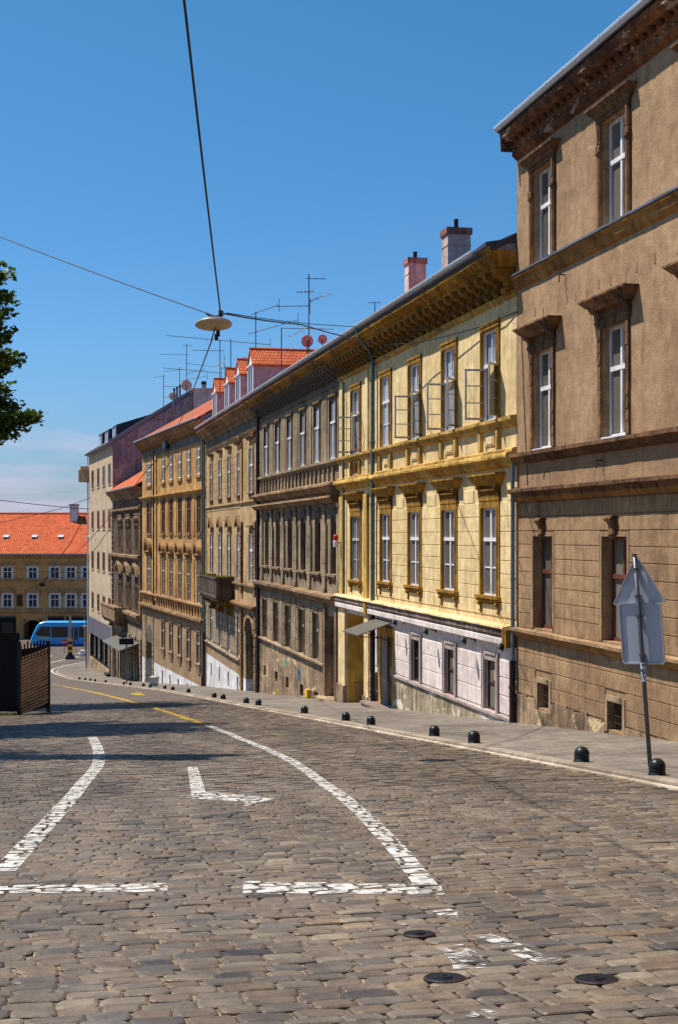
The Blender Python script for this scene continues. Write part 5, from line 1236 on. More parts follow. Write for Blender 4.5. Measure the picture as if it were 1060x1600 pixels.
def dark():
    zb = -13.1
    B = Bld('townhouse', 'blackened ornate house with columned windows and orange tiled roof', 'building', V6, C6, 176.4, 221.8, zb, 11)
    f = B.f; X = [f.X(188.8), f.X(201.3), f.X(214.8)]
    for x in X: B.win(x, -1.5, 2.7, 3.1, st_d, .35, arch=0); B.win(x, -6.4, 2.7, 2.9, st_d, .35, arch=1)
    gx = [(f.X(a), f.X(b)) for a, b in ((178.5,182.5),(187.5,191.5),(196,200),(205,209.5),(214,218.5))]
    for a, b in gx: B.opening(a, b, -13.4, -8.7, .5)
    B.wall(0, 0, [(3.9, -7.6, m_dark, 'upper_wall'), (-7.6, -13.6, m_grey, 'ground_wall')]); B.shell(3.9, -14, m_dark)
    for a, b in gx: m = MB(); m.box(a, b, .25, .27, -13.4, -8.7); m.box((a+b)/2-.04, (a+b)/2+.04, .2, .25, -13.4, -8.7); m.box(a, b, .2, .26, -10.6, -10.5); B.part(m, 'shop_door', m_int)
    xs_ = [0.25]+[(gx[i][1]+gx[i+1][0])/2 for i in range(4)]+[B.len-.4]
    for x in xs_:
        m = MB(); k = -13.4
        while k < -8.4: m.box(x-.5, x+.5, -.12, .01, k, k+.4); m.box(x-.42, x+.42, -.04, .01, k+.4, k+.5); k += .5
        B.part(m, 'rusticated_pier', m_grey)
    for x in (.3, B.len-.4):
        m = MB(); k = -6.5
        while k < 2.4: m.box(x-.28, x+.28, -.14, .01, k, k+.42); k += .5
        B.part(m, 'quoin_strip', m_greytrim)
    B.mold([(.05,2.3),(.3,2.25),(.3,2.1),(.1,2.0)], m_greytrim, 'string_course'); B.mold([(.05,-1.7),(.35,-1.75),(.35,-1.95),(.1,-2.1)], m_greytrim, 'string_course')
    B.mold([(.05,-6.5),(.45,-6.55),(.45,-6.75),(.25,-6.9),(.1,-7.3)], m_greytrim, 'string_course')
    B.mold([(.6,3.85),(.6,3.7),(.45,3.55),(.3,3.45),(.2,3.2),(.05,3.0)], m_greytrim, 'cornice', jit=.02)
    B.roof(3.9, .66, 32, 11, m_tile, 5.5); B.gutter(3.95, .66, m_zinc, .1)
    x1 = f.X(199); m = MB(); m.box(-.1, x1, -1.1, .01, -7.5, -7.25); m.box(-.05, x1-.05, -1.0, .01, -7.7, -7.5); b = B.part(m, 'balcony', m_greytrim)
    m = MB(); m.box(-.1, x1, -1.1, -.95, -7.25, -6.35); m.box(x1-.15, x1, -.95, .01, -7.25, -6.35); m.box(-.15, x1+.05, -1.16, -.9, -6.45, -6.3); B.part(m, 'parapet', m_greytrim, b)
    for x in (.5, x1-.5): m = MB(); bracket(m, x, .3, .8, .9, -7.7); B.part(m, 'bracket', m_greytrim, b)
    xa, xb = f.X(190), f.X(219); m = MB(); m.hexa([(xa,-1.7,-9.5),(xb,-1.7,-9.5),(xb,0,-8.9),(xa,0,-8.9),(xa,-1.7,-9.42),(xb,-1.7,-9.42),(xb,0,-8.82),(xa,0,-8.82)]); a = B.part(m, 'canopy', m_awn)
    m = MB()
    for x in (xa+.2, (xa+xb)/2, xb-.2): m.tube([(x,-.02,-9.9),(x,-.8,-9.7),(x,-1.6,-9.45)], .04, 5)
    B.part(m, 'stay', m_black, a)
    return B
DA = dark()
# ---------- beige block with plum gable
def st_bg(w, h):
    m = MB(); frame(m, w, h, y=-.02, t=.12, mull=1, trans=(.7,)); yield 'window', m, m_redp
    yield 'pane', pane(w, h, .01), m_p_warm
    m = MB(); m.box(-w/2-.08, w/2+.08, -.08, .06, -.1, .0); m.box(-w/2-.06, -w/2, -.03, .01, 0, h+.05); m.box(w/2, w/2+.06, -.03, .01, 0, h+.05); yield 'surround', m, m_beige
def beige():
    zb = -14.3
    B = Bld('apartment_building', 'beige rendered block with plum coloured gable wall and dark shop front', 'building', V6, C6, 139.3, 176.2, zb, 12.5)
    f = B.f; X = [xc(B, a, b) for a, b in ((142.6,148.2),(151.3,157),(159.7,165.8),(168.8,174.7))]
    for x in X:
        for z, h in ((4.8, 1.9), (.55, 1.85), (-3.6, 1.85), (-7.8, 1.75)): B.win(x, z, 2.0, h, st_bg, .14)
    xw0, xw1 = f.X(141), f.X(170.5); B.opening(xw0, xw1, -13.0, -10.45, .3)
    B.wall(0, 0, [(8.5, -8.72, m_beige, 'upper_wall'), (-8.72, -10.45, m_tin, 'shop_fascia'), (-10.45, -14.6, m_plinth, 'lower_wall')])
    x1 = B.len-.004; ze = 8.5; zr = 13.25; rd = 7.3; D = 12.5
    m = MB(); m.add([(x1,0,-15),(x1,D,-15),(x1,D,zr),(x1,rd,zr),(x1,0,ze)], [(0,1,2,3,4)]); B.part(m, 'gable_wall', m_plum, recalc=False)
    m = MB(); m.add([(.004,0,-15),(.004,D,-15),(.004,D,zr),(.004,rd,zr),(.004,0,ze),(x1,D,-15),(x1,D,zr)], [(4,3,2,1,0),(1,2,6,5)]); B.part(m, 'rear_wall', m_beige, recalc=False)
    m = MB(); m.prism([(-.45,ze-.1),(-.45,ze+.08),(rd,zr+.25),(D+.1,zr+.25),(D+.1,zr+.02),(rd,zr+.02),(0,ze)], -.2, x1-.4); B.part(m, 'roof', m_slate)
    m = MB(); m.prism([(-.4,ze+.0),(-.4,ze+.25),(rd,zr+.45),(D+.1,zr+.45),(D+.1,zr+.1),(rd,zr+.1),(0,ze+.05)], x1-.38, x1+.14); B.part(m, 'verge_flashing', m_tin)
    B.mold([(.2,8.6),(.35,8.55),(.35,8.4),(.05,8.3)], m_tin, 'eaves', jit=0)
    for x in (B.len*.15, B.len*.42, B.len*.72):     # attic dormers
        m = MB(); m.hexa([(x-1.6,.9,8.8),(x+1.6,.9,8.8),(x+1.6,4.6,10.6),(x-1.6,4.6,10.6),(x-1.6,.9,10.6),(x+1.6,.9,10.6),(x+1.6,4.6,11.8),(x-1.6,4.6,11.8)]); d = B.part(m, 'attic_dormer', m_slate)
        m = MB(); m.box(x-1.2, x+1.2, .84, .9, 9.4, 10.3); B.part(m, 'pane', m_p_blue, d); m = MB(); m.box(x-1.3, x+1.3, .78, .88, 9.25, 9.4); m.box(x-.05, x+.05, .8, .89, 9.4, 10.3); B.part(m, 'frame', m_whitep, d)
    m = MB(); m.box(xw0, xw1, .24, .26, -13, -10.45); B.part(m, 'shop_window', m_p_dark)
    m = MB()
    for k in range(5): x = xw0+(xw1-xw0)*k/4; m.box(x-.07, x+.07, .1, .25, -13, -10.45)
    m.box(xw0, xw1, .12, .23, -12.95, -12.8); B.part(m, 'shop_window_frame', m_black)
    m = MB(); m.box(.1, B.len-.1, -.06, .01, -10.4, -8.75); B.part(m, 'fascia_board', plain('dark_grey_fascia', (92,88,96), .6)); m = MB(); m.box(f.X(171.5), f.X(174.8), -.02, .03, -13.2, -10.5); m.box(f.X(171.5), f.X(175.8), -.5, .02, -13.3, -13.1); B.part(m, 'shop_entrance', m_int)
    m = MB()   # rounded corner balcony at the far end
    for k in range(8):
        a0, a1 = math.pi*(.5+k/8), math.pi*(.5+(k+1)/8); c = (-.2, .6); r = 1.7
        P = [(c[0]+r*math.cos(a)*.9, c[1]+r*math.sin(a)) for a in (a0, a1)]
        m.hexa([(c[0],c[1],5.6),(P[0][0]*.5,P[0][1],5.6),(P[1][0]*.5,P[1][1],5.6),(c[0]+.01,c[1],5.6),(c[0],c[1],6.9),(P[0][0],P[0][1],6.9),(P[1][0],P[1][1],6.9),(c[0]+.01,c[1],6.9)])
    m.box(-1.9, .0, -.9, 2.4, 6.9, 7.3); B.part(m, 'corner_balcony', m_beige)
    B.pipe(-.25, 8.3, -14.3, .1, .07, m_zinc)
    return B
BE = beige()
# ---------- far building across the square
def far():
    Y0 = 201.; k = F/Y0; zb = -14.75
    x0, x1 = (-90-CX)/k, (230-CX)/k; X = lambda px: (px-CX)/k-x0; Z = lambda py: (HZ-py)/k
    root = thing('palace', 'long mustard-brown building with bright orange roof across the square behind the blue tram', 'building', (x0, Y0, EYE+zb))
    P = lambda m, n, mt, par=None, rc=True: m.build(n, mt, par or root, dz=-zb, recalc=rc)
    L_ = x1-x0; ops = []
    wins = [(px, 1) for px in (-57, -23, 12, 51.5, 86, 111, 136, 170, 205)]
    for px, _ in wins:
        for yt, yb in ((886, 904), (928, 949)): ops.append((X(px)-.62, X(px)+.62, Z(yb), Z(yt)))
    ops.append((X(37), X(66), -14.75, Z(968)))
    m = MB(); zt = Z(868); xs = sorted({0, L_, *[v for o in ops for v in o[:2]]}); zs = sorted({zb, zt, *[v for o in ops for v in o[2:]]})
    for i in range(len(xs)-1):
        for j in range(len(zs)-1):
            cx, cz = (xs[i]+xs[i+1])/2, (zs[j]+zs[j+1])/2
            if any(o[0] < cx < o[1] and o[2] < cz < o[3] for o in ops): continue
            m.quad((xs[i],0,zs[j]),(xs[i+1],0,zs[j]),(xs[i+1],0,zs[j+1]),(xs[i],0,zs[j+1]))
    for a, b, c, d in ops:
        r = .22 if c > zb else 4.
        m.quad((a,0,c),(a,0,d),(a,r,d),(a,r,c)); m.quad((b,0,d),(b,0,c),(b,r,c),(b,r,d)); m.quad((a,0,d),(b,0,d),(b,r,d),(a,r,d)); m.quad((a,0,c),(a,r,c),(b,r,c),(b,0,c))
    P(m, 'wall', m_farw, None, False)
    m = MB(); m.quad((0,0,zb),(0,16,zb),(0,16,zt),(0,0,zt)); m.quad((L_,0,zb),(L_,0,zt),(L_,16,zt),(L_,16,zb)); m.quad((0,16,zb),(L_,16,zb),(L_,16,zt),(0,16,zt)); P(m, 'rear_wall', m_farw, None, False)
    a, b = X(37), X(66); m = MB(); m.box(a, b, 3.9, 4, zb, Z(968)); P(m, 'archway', m_int)
    m = MB(); n = 10; cx = (a+b)/2; r = (b-a)/2; zc = Z(968)
    for q in range(n):
        t0, t1 = math.pi*q/n, math.pi*(q+1)/n; p = [(cx+r*math.cos(t)*s, zc-1.0+(r*.7)*math.sin(t)*s) for t in (t0, t1) for s in (1, 1.2)]
        m.hexa([(p[0][0],-.1,p[0][1]),(p[2][0],-.1,p[2][1]),(p[2][0],.05,p[2][1]),(p[0][0],.05,p[0][1]),(p[1][0],-.1,p[1][1]),(p[3][0],-.1,p[3][1]),(p[3][0],.05,p[3][1]),(p[1][0],.05,p[1][1])])
    P(m, 'arch', m_fartrim)
    meshes = {}
    for px, _ in wins:
        for row, (yt, yb) in enumerate(((886, 904), (928, 949))):
            h = Z(yt)-Z(yb); w = 1.24
            if row not in meshes:
                out = []; m = MB(); frame(m, w, h, y=.05, t=.1, mull=1, trans=(.6,)); m.box(-w/2-.22, -w/2, -.05, .02, -.1, h+.12); m.box(w/2, w/2+.22, -.05, .02, -.1, h+.12); m.box(-w/2, w/2, -.05, .02, h, h+.12); out.append(('window', m.mesh('window', m_whitep)))
                out.append(('pane', pane(w, h, .12).mesh('pane', m_p_dark))); m = MB()
                if row == 0: m.box(-w/2-.42, w/2+.42, -.28, .02, h+.42, h+.56); m.box(-w/2-.25, w/2+.25, -.1, .02, h+.14, h+.42); m.box(-w/2-.3, w/2+.3, -.2, .02, -.3, -.1)
                else:
                    m.box(-w/2-.5, w/2+.5, -.3, .02, h+.34, h+.46)
                    m.prism([(-.32,h+.46),(-.32,h+.6),(.02,h+.6),(.02,h+.46)], -w/2-.5, w/2+.5); m.prism([(-.3,h+.6),(-.3,h+.85),(.02,h+.85),(.02,h+.6)], -.45, .45)
                    for s in (-1, 1): m.box(s*(w/2+.38)-.09, s*(w/2+.38)+.09, -.22, .02, h-.25, h+.34)
                    m.box(-w/2-.4, w/2+.4, -.16, .02, -.62, -.1)
                out.append(('hood', m.mesh('hood', m_fartrim))); meshes[row] = out
            r0 = None
            for n_, me in meshes[row]:
                if r0 is None: r0 = link(n_, me, root, (X(px), 0, Z(yb)-zb))
                else: link(n_, me, r0)
    def strip_(z0, z1, o, mat, nm): m = MB(); m.box(-.1, L_+.1, -o, .01, z0, z1); P(m, nm, mat)
    strip_(Z(907.5), Z(905.6), .14, m_fartrim, 'string_course'); strip_(Z(956), Z(953), .22, m_fartrim, 'string_course'); strip_(Z(959), Z(957.5), .1, m_fartrim, 'string_course')
    strip_(Z(870), Z(866), .45, m_fartrim, 'cornice')
    m = MB(); k_ = .3
    while k_ < L_: m.box(k_, k_+.22, -.4, .01, Z(872), Z(870)); k_ += .6
    P(m, 'dentil_band', m_fartrim)
    m = MB(); m.prism([(-.75,Z(866)),(-.75,Z(864.5)),(-.55,Z(864.5)),(-.55,Z(866))], -.1, L_+.1); P(m, 'gutter', m_zinc)
    ze = Z(865.5); rz = 3.05; m = MB(); m.prism([(-.7,ze),(8,rz),(16.5,ze),(16.5,ze-.2),(8,rz-.3),(-.7,ze-.1)], -.2, L_+.2); roof = P(m, 'roof', m_tilef)
    m = MB(); m.tube([(-.2,8,rz+.03),(L_+.2,8,rz+.03)], .16, 6); P(m, 'ridge_cap', m_tilef, roof)
    sl = (rz-ze)/8.7
    for px in (9.5, 54, 95, 140):
        yy = 2.6; z = ze+sl*(yy+.7); xx = (px-CX)/F*(Y0+yy)-x0; m = MB(); m.hexa([(xx-.38,yy-.1,z-.25),(xx+.38,yy-.1,z-.25),(xx+.38,yy+.5,z+.1),(xx-.38,yy+.5,z+.1),(xx-.38,yy-.12,z+.2),(xx+.38,yy-.12,z+.2),(xx+.38,yy+.5,z+.5),(xx-.38,yy+.5,z+.5)]); s_ = P(m, 'skylight', m_zincl, roof)
        m = MB(); m.box(xx-.28, xx+.28, yy-.15, yy-.12, z-.05, z+.16); P(m, 'pane', m_p_dark, s_)
    xch = (115.5-CX)/F*(Y0+6.5)-x0; m = MB(); m.box(xch-.55, xch+.55, 6.2, 7.6, rz-1.9, rz+1.15); c = P(m, 'chimney', m_white, roof); m = MB(); m.box(xch-.65, xch+.65, 6.1, 7.7, rz+1.15, rz+1.35); P(m, 'chimney_cap', m_tin, c)
    for px0, px1 in ((-80,-40),(-35,-5),(0,25),(76,100),(104,130),(134,160),(168,190)):
        m = MB(); m.box(X(px0), X(px1), -.12, .02, zb, Z(963)); s_ = P(m, 'shop_front', m_int); m = MB(); m.box(X(px0)+.3, X(px1)-.3, -.15, -.12, zb+.6, Z(972)); P(m, 'pane', m_p_dark, s_); m = MB(); m.box(X(px0), X(px1), -.3, -.12, Z(966), Z(963)); P(m, 'fascia', m_slate, s_)
    m = MB(); m.box(X(27), X(35), -.18, .0, Z(947), Z(929)); P(m, 'plaque', m_brownp)
    m = MB(); m.box(X(63), X(70), -.5, .0, Z(915.5), Z(911)); P(m, 'wall_light', m_black)
    return root
far()
# ============================================================ street objects
def pxw(px, py, Y): return ((px-CX)/F*Y, Y, EYE+(HZ-py)/F*Y)
# --- bollards: dome-topped posts along the kerb
def bollard(s, d, lab):
    x, y = sd2w(s, d); z = gz(s)+.06; sc = random.uniform(.97, 1.03)
    t = thing('bollard', lab, 'bollard', (x, y, z), random.uniform(0, 6), 'low black dome bollards along the kerb')
    if not hasattr(bollard, 'a'):
        m = MB(); m.lathe([(.118,-.04),(.118,.012),(.108,.02),(.108,.05),(.100,.055),(.100,.063),(.108,.068),(.108,.088),(.100,.093),(.100,.10),(.108,.106)], 20); bollard.a = m.mesh('post', m_boll, True)
        m = MB(); m.lathe([(.108,.106)]+[(.108*math.cos(R(a)), .118+.105*math.sin(R(a))) for a in range(0, 90, 12)]+[(.004,.223)], 20); bollard.b = m.mesh('dome', m_boll, True)
    for me, n in ((bollard.a, 'post'), (bollard.b, 'dome')): o = link(n, me, t)
    t.scale = (sc, sc, sc); t.rotation_euler = (random.uniform(-.04,.04), random.uniform(-.04,.04), t.rotation_euler[2])
bl = [(1027,1221),(909,1198),(741,1165),(679,1152),(580,1134),(541,1128),(476,1117),(404,1103),(385,1100),(349,1092),(335,1090),(295,1084),(270.5,1080),(258,1078),(235,1076),(224.5,1074),(204,1072),(194,1071),(165.5,1067.5),(147,1066),(139,1065),(130,1064),(120.5,1063)]
def kd(s):
    for (a, b), (c, e) in zip(KB, KB[1:]):
        if a <= s <= c: return b+(e-b)*(s-a)/(c-a)
for i, (px, py) in enumerate(bl):
    X, Y, s, d = hit(px, py)
    for _ in range(6 if i < 11 else 0): Y = (kd(s)+.24)/((px-CX)/F*NV[0]+NV[1]); X = (px-CX)/F*Y; s, d = w2sd(X, Y)
    if kd(s) is not None: d = max(d, kd(s)+.12)
    bollard(s, d, ('black dome bollard next to the leaning sign pole' if i == 0 else f'{ordw(i)} black dome bollard counting down the kerb from the leaning sign pole'))
# --- leaning sign post seen from behind
def signpost():
    X, Y, s, d = hit(1013, 1207); s += .1; x, y = sd2w(s, d); x += .075; z = gz(s)+.06; k = F/y
    t = thing('traffic_sign', 'leaning grey pole with the backs of a triangular and a rectangular traffic sign', 'traffic sign', (x, y, z))
    top = (-.215, 0, 2.86); L_ = lambda h: (top[0]*h/top[2], 0, h)
    m = MB(); m.tube([(0,0,-.05), L_(1.4), top], .031, 12); m.build('pole', m_pole, t, smooth=True)
    m = MB(); m.tube([L_(2.865), L_(2.885)], .035, 12); m.build('pole_cap', m_black, t)
    m = MB(); m.tube([L_(1.15), L_(1.42)], .0325, 12); tt = NT('torn_sticker'); o = tt.coord(); tt.col(tt.mix(tt.ramp(tt.noise(30, 3, .6, o), (.48, 0.), (.52, 1.)), lin((222,224,232)), lin((70,80,120)))); m.build('sticker', tt.set(.5), t)
    ang = R(-36); ca, sa = math.cos(ang), math.sin(ang)
    def plate(pts, y0, th, mat, nm, flange=.02):
        m = MB(); n = len(pts); lean = top[0]/top[2]
        P = lambda u, h, v: (L_(h)[0]+u*ca-v*sa+0*lean, u*sa+v*ca, h+u*.02)
        vs = [P(u, h, y0) for u, h in pts]+[P(u, h, y0+th) for u, h in pts]
        fs = [tuple(range(n-1,-1,-1)), tuple(range(n, 2*n))]+[(i, (i+1) % n, n+(i+1) % n, n+i) for i in range(n)]
        m.add(vs, fs)
        cx = sum(u for u, h in pts)/n; cz = sum(h for u, h in pts)/n      # folded rim at the back
        for i in range(n):
            a, b = pts[i], pts[(i+1) % n]; q = lambda p: (cx+(p[0]-cx)*.955, cz+(p[1]-cz)*.955); a2, b2 = q(a), q(b)
            m.hexa([P(*a, y0-flange), P(*b, y0-flange), P(*b2, y0-flange), P(*a2, y0-flange), P(*a, y0), P(*b, y0), P(*b2, y0), P(*a2, y0)])
        return m.build(nm, mat, t)
    def rounded(pts, r=.03):
        o = []
        for i, p in enumerate(pts):
            a, b = pts[i-1], pts[(i+1) % len(pts)]
            for q in (a, b): l = math.hypot(q[0]-p[0], q[1]-p[1]); o.append((p[0]+(q[0]-p[0])*r/l, p[1]+(q[1]-p[1])*r/l))
        return o
    plate(rounded([(-.40,2.19),(.38,2.235),(.0,2.87)]), .065, .006, m_signback, 'triangular_plate')
    plate(rounded([(-.31,1.385),(.305,1.40),(.305,2.235),(-.31,2.225)]), .052, .006, m_signback, 'rectangular_plate')
    for h in (2.32, 2.68, 1.52, 2.05):
        m = MB(); c = L_(h); m.tube([(c[0], c[1], h-.018), (c[0], c[1], h+.018)], .04, 12); m.box(c[0]-.03, c[0]+.05, .02, .07, h-.012, h+.012); m.build('clamp', m_pole, t)
signpost()
# --- street lamp hung on wires over the road
LP = Vector(pxw(334, 505, 23.3)); ND = Vector(pxw(345, 490, 23.3))
def lamp():
    t = thing('street_lamp', 'flat oval street lamp hanging on wires over the middle of the road', 'street lamp', LP)
    t.rotation_euler = (R(-10), R(-2), 0)
    m = MB(); m.lathe([(.285,-.03),(.30,-.02),(.295,.0),(.2,.045),(.09,.075),(.01,.085)], 36); m.build('shade', plain('grey_lamp_shade', (120,116,112), .5, .2), t, smooth=True)
    m = MB(); m.lathe([(.30,-.035),(.305,-.028),(.305,-.015),(.295,-.01)], 36); m.build('rim', plain('pale_lamp_rim', (190,178,160), .45, .2), t, smooth=True)
    m = MB(); m.lathe([(.275,-.022),(.27,-.045),(.16,-.062),(.01,-.068)], 36); m.build('diffuser', plain('milky_diffuser', (176,160,128), .4, 0, .1), t, smooth=True)
    m = MB(); m.tube([(0,0,.08),(.03,0,.12),(.1,0,.14)], .016, 6); m.tube([(-.02,0,.1),(-.12,0,.17)], .014, 6); m.box(-.03,.05,-.03,.03,.08,.12); m.build('hanger', m_black, t)
    m = MB(); m.tube([(.10,0,.07),(.16,0,.12),(.16,0,.2),(.09,0,.22)], .008, 6); m.build('lead', m_black, t)
lamp()
def wire(pts, r, lab, nm='overhead_cable', cat='cable', grp='cables strung over the street', knobs=()):
    m = MB(); P = [Vector(p) for p in pts]; full = []
    for a, b in zip(P, P[1:]):
        n = max(4, int((b-a).length/3)); sag = (b-a).length*.004
        for i in range(n): t = i/n; full.append(a.lerp(b, t)-Vector((0,0,sag*4*t*(1-t))))
    full.append(P[-1]); c = P[0]; m.tube([p-c for p in full], r, 6)
    for k in knobs: k = Vector(k)-c; m.tube([k-Vector((0,0,.05)), k+Vector((0,0,.05))], .035, 6)
    o = m.build(nm, m_black, None, c); return tag(o, lab, cat, grp)
wire([ND, pxw(288, 0, 12.5), pxw(262, -260, 9.5)], .013, 'thick cable running from the hanging lamp up out of the top of the photo', knobs=[ND])
wire([ND+Vector((-.12,0,-.03)), pxw(0, 370, 25.5), pxw(-260, 283, 27)], .010, 'cable running from the hanging lamp to the left edge of the photo')
fY, fB, fG = YE.f, BR.f, GO.f
def fp(f, px, py, o): X = f.X(px, o); return f.world(X, -o, (HZ-py)/F*f.dep(px, o))
wire([ND+Vector((.05,0,.0)), pxw(470, 507, 28), fp(fY, 608, 538, .7), fp(fY, 650, 536, .45), fp(fY, 748, 511.6, .12), fp(fY, 783, 497, .1), fp(fB, 808, 487, .02)], .014, 'dark cable from the hanging lamp across to the yellow house wall')
wire([ND+Vector((.1,0,.01)), pxw(520, 508.5, 30), fp(fY, 704, 514, .1)], .008, 'thin cable from the hanging lamp anchored above the second top floor window')
wire([LP+Vector((.03,0,-.06)), pxw(330, 535, 24), fp(fG, 262, 692, .35)], .013, 'blue-black cable running from the lamp down to the ochre-yellow house', knobs=[pxw(341,521,23.4), pxw(338.5,527,23.5)])
wire([fp(fG, 262, 694, .35), fp(fG, 241, 723, .5), fp(fG, 222, 744, 1.0), pxw(183, 793, 128), pxw(136, 848, 150), pxw(60, 914, 185)], .03, 'cable running down the street in front of the far houses')
wire([pxw(-30, 779, 150), pxw(0, 781.5, 150), pxw(105, 793, 150), fp(BE.f, 140, 795.5, .02)], .04, 'tram wire across the sky above the far orange roof, upper one', knobs=[pxw(28.5, 788, 150)])
wire([fp(BE.f, 141, 778, .02), pxw(90, 796, 150), pxw(0, 817, 150), pxw(-40, 826, 150)], .03, 'tram wire crossing the far orange roof on a slant')
wire([pxw(0, 884, 170), pxw(60, 893, 170), pxw(139, 894, 170)], .03, 'tram wire in front of the far upper windows')
wire([pxw(0, 903, 170), pxw(70, 903, 170), pxw(139, 902, 170)], .03, 'tram wire in front of the far sill line')
wire([pxw(136, 803, 160), pxw(107, 854, 165), pxw(86, 880, 170), pxw(68, 912, 175)], .04, 'slanting wire in front of the far roof and facade')
# --- antennas, dishes and small flues on the roofs
def antenna(px, pyt, pyb, Y, booms, lab, r=.03):
    b = pxw(px, pyb, Y); h = (pyb-pyt)/F*Y
    t = thing('tv_antenna', lab, 'antenna', b, 0, 'television antennas on the roofs')
    m = MB(); m.tube([(0,0,-1.2),(0,0,h)], r, 6); m.build('mast', m_antenna, t)
    for (f_, ln, off, tilt_, el, az) in booms:
        z = h*f_; a = R(az); dx, dy = math.cos(a), math.sin(a); x0, x1 = off-ln/2, off+ln/2
        m = MB(); m.tube([(x0*dx, x0*dy, z+x0*tilt_), (x1*dx, x1*dy, z+x1*tilt_)], r*.6, 5)
        for k in range(el):
            u = x0+(x1-x0)*(k+.5)/el; q = .18+.12*(k/el); m.tube([(u*dx-q*dy, u*dy+q*dx, z+u*tilt_), (u*dx+q*dy, u*dy-q*dx, z+u*tilt_)], r*.4, 4)
        if el > 4: m.tube([(x1*dx, x1*dy, z+x1*tilt_-.35), (x1*dx, x1*dy, z+x1*tilt_+.35)], r*.5, 4)
        m.build('boom', m_antenna, t)
antenna(483, 428, 528, 62, [(.93,.9,.3,0,3,10),(.72,.8,-.2,.1,4,30),(.56,1.1,.5,.35,4,-20),(.5,1.5,-.7,.03,5,5)], 'tallest television antenna beside the pink dish')
antenna(400, 487, 540, 74, [(.96,1.5,.5,.38,6,15),(.4,2.6,.9,.3,8,5)], 'television antenna above the biggest dormer, left of the pair there')
antenna(440, 512, 540, 70, [(.97,2.6,1.3,0,2,8),(.3,1.2,.9,.4,4,-20)], 'low angled television antenna over the ridge of the biggest dormer')
antenna(361, 529, 582, 82, [(.92,6.0,-.7,-.06,9,12),(.5,1.8,1.6,-.15,4,5)], 'television antenna with a very long boom above the dormers')
antenna(344, 531, 592, 84, [(.72,1.9,-.7,.0,4,8),(.38,.9,.0,.5,6,60),(.15,3.4,-1.6,-.08,5,5)], 'television antenna with a white grid above the smallest dormer')
antenna(352, 572, 596, 85, [(.9,.5,0,.2,2,0)], 'short bare mast between two taller antennas')
antenna(292, 538, 596, 120, [(.97,.9,0,.0,3,20),(.72,2.4,-1.0,.0,3,5),(.48,2.4,1.1,-.1,3,5),(.2,1.8,.8,.3,4,30)], 'television antenna behind the round cream dish')
antenna(281, 574, 610, 122, [(.9,1.6,-.6,.15,4,10),(.4,2.3,1.2,.2,5,5)], 'television antenna left of the cream dish over the plum gable')
antenna(256, 586, 632, 124, [(.97,1.0,-.4,.2,3,20),(.62,2.2,1.1,-.05,3,5),(.25,1.8,.9,.0,3,5)], 'leftmost television antenna, on the sloping edge of the plum gable')
antenna(586, 472, 492, 52, [(.95,.5,0,0,2,0)], 'tiny aerial behind the gutter of the yellow house', .02)
def dish(px, py, rpx, Y, mat, lab):
    r = rpx/F*Y; c = pxw(px, py, Y); t = thing('satellite_dish', lab, 'satellite dish', (c[0], c[1], c[2]-r*1.3))
    m = MB(); pr = [(r*.02, 0), (r*.5, -.02*r), (r*.8, -.09*r), (r, -.2*r), (r*1.0, -.23*r), (r*.8, -.13*r), (r*.02, -.04*r)]
    m.lathe(pr, 24); d = m.build('reflector', mat, t, (0, 0, r*1.3), smooth=False); d.rotation_euler = (R(-78), R(12), R(15))
    m = MB(); m.tube([(0,.05,-r*.8),(0,.05,r*1.2)], .03, 6); m.build('mast', m_antenna, t)
    m = MB(); m.tube([(0,-.02,r*.5),(0,-.5*r,r*.9),(0,-.9*r,r*1.2)], .02, 5); m.tube([(0,-.9*r,r*1.15),(0,-1.05*r,r*1.35)], .05, 6); m.build('receiver_arm', m_antenna, t)
dish(480, 533, 9.6, 62, m_dish, 'pink satellite dish at the foot of the tallest antenna'); dish(504, 530, 7.5, 60, m_dish, 'smaller pink dish half hidden behind the gutter')
dish(291.6, 602, 8.4, 121, m_dishw, 'round cream satellite dish on top of the plum gable'); dish(270, 619, 6, 123, m_dishw, 'small cream satellite dish beside three dark flues')
def flue(px, pyt, pyb, Y, r, lab, cap=False):
    b = pxw(px, pyb, Y); h = (pyb-pyt)/F*Y; t = thing('flue_pipe', lab, 'flue', b, 0, 'small roof flues')
    m = MB(); m.tube([(0,0,-1),(0,0,h*.75)], r, 8); m.build('pipe', m_tin, t); m = MB(); m.tube([(0,0,h*.75),(0,0,h)], r*1.1, 8); m.build('cowl', m_black, t)
    if cap: m = MB(); m.box(-.85,.85,-.5,.5,-1.5,h*.3); m.box(-1.1,1.1,-.7,.7,h*.3,h*.42); m.build('chimney_block', m_white, t)
for px, l in ((272.5,'left one of three dark flues on the plum gable'),(277,'middle one of three dark flues on the plum gable'),(281.5,'right one of three dark flues on the plum gable')): flue(px, 607-(px-272)*.6, 620-(px-272)*.6, 122, .09, l)
flue(318.8, 596, 616, 128, .22, 'white chimney block with one flue above the plum wall', True)
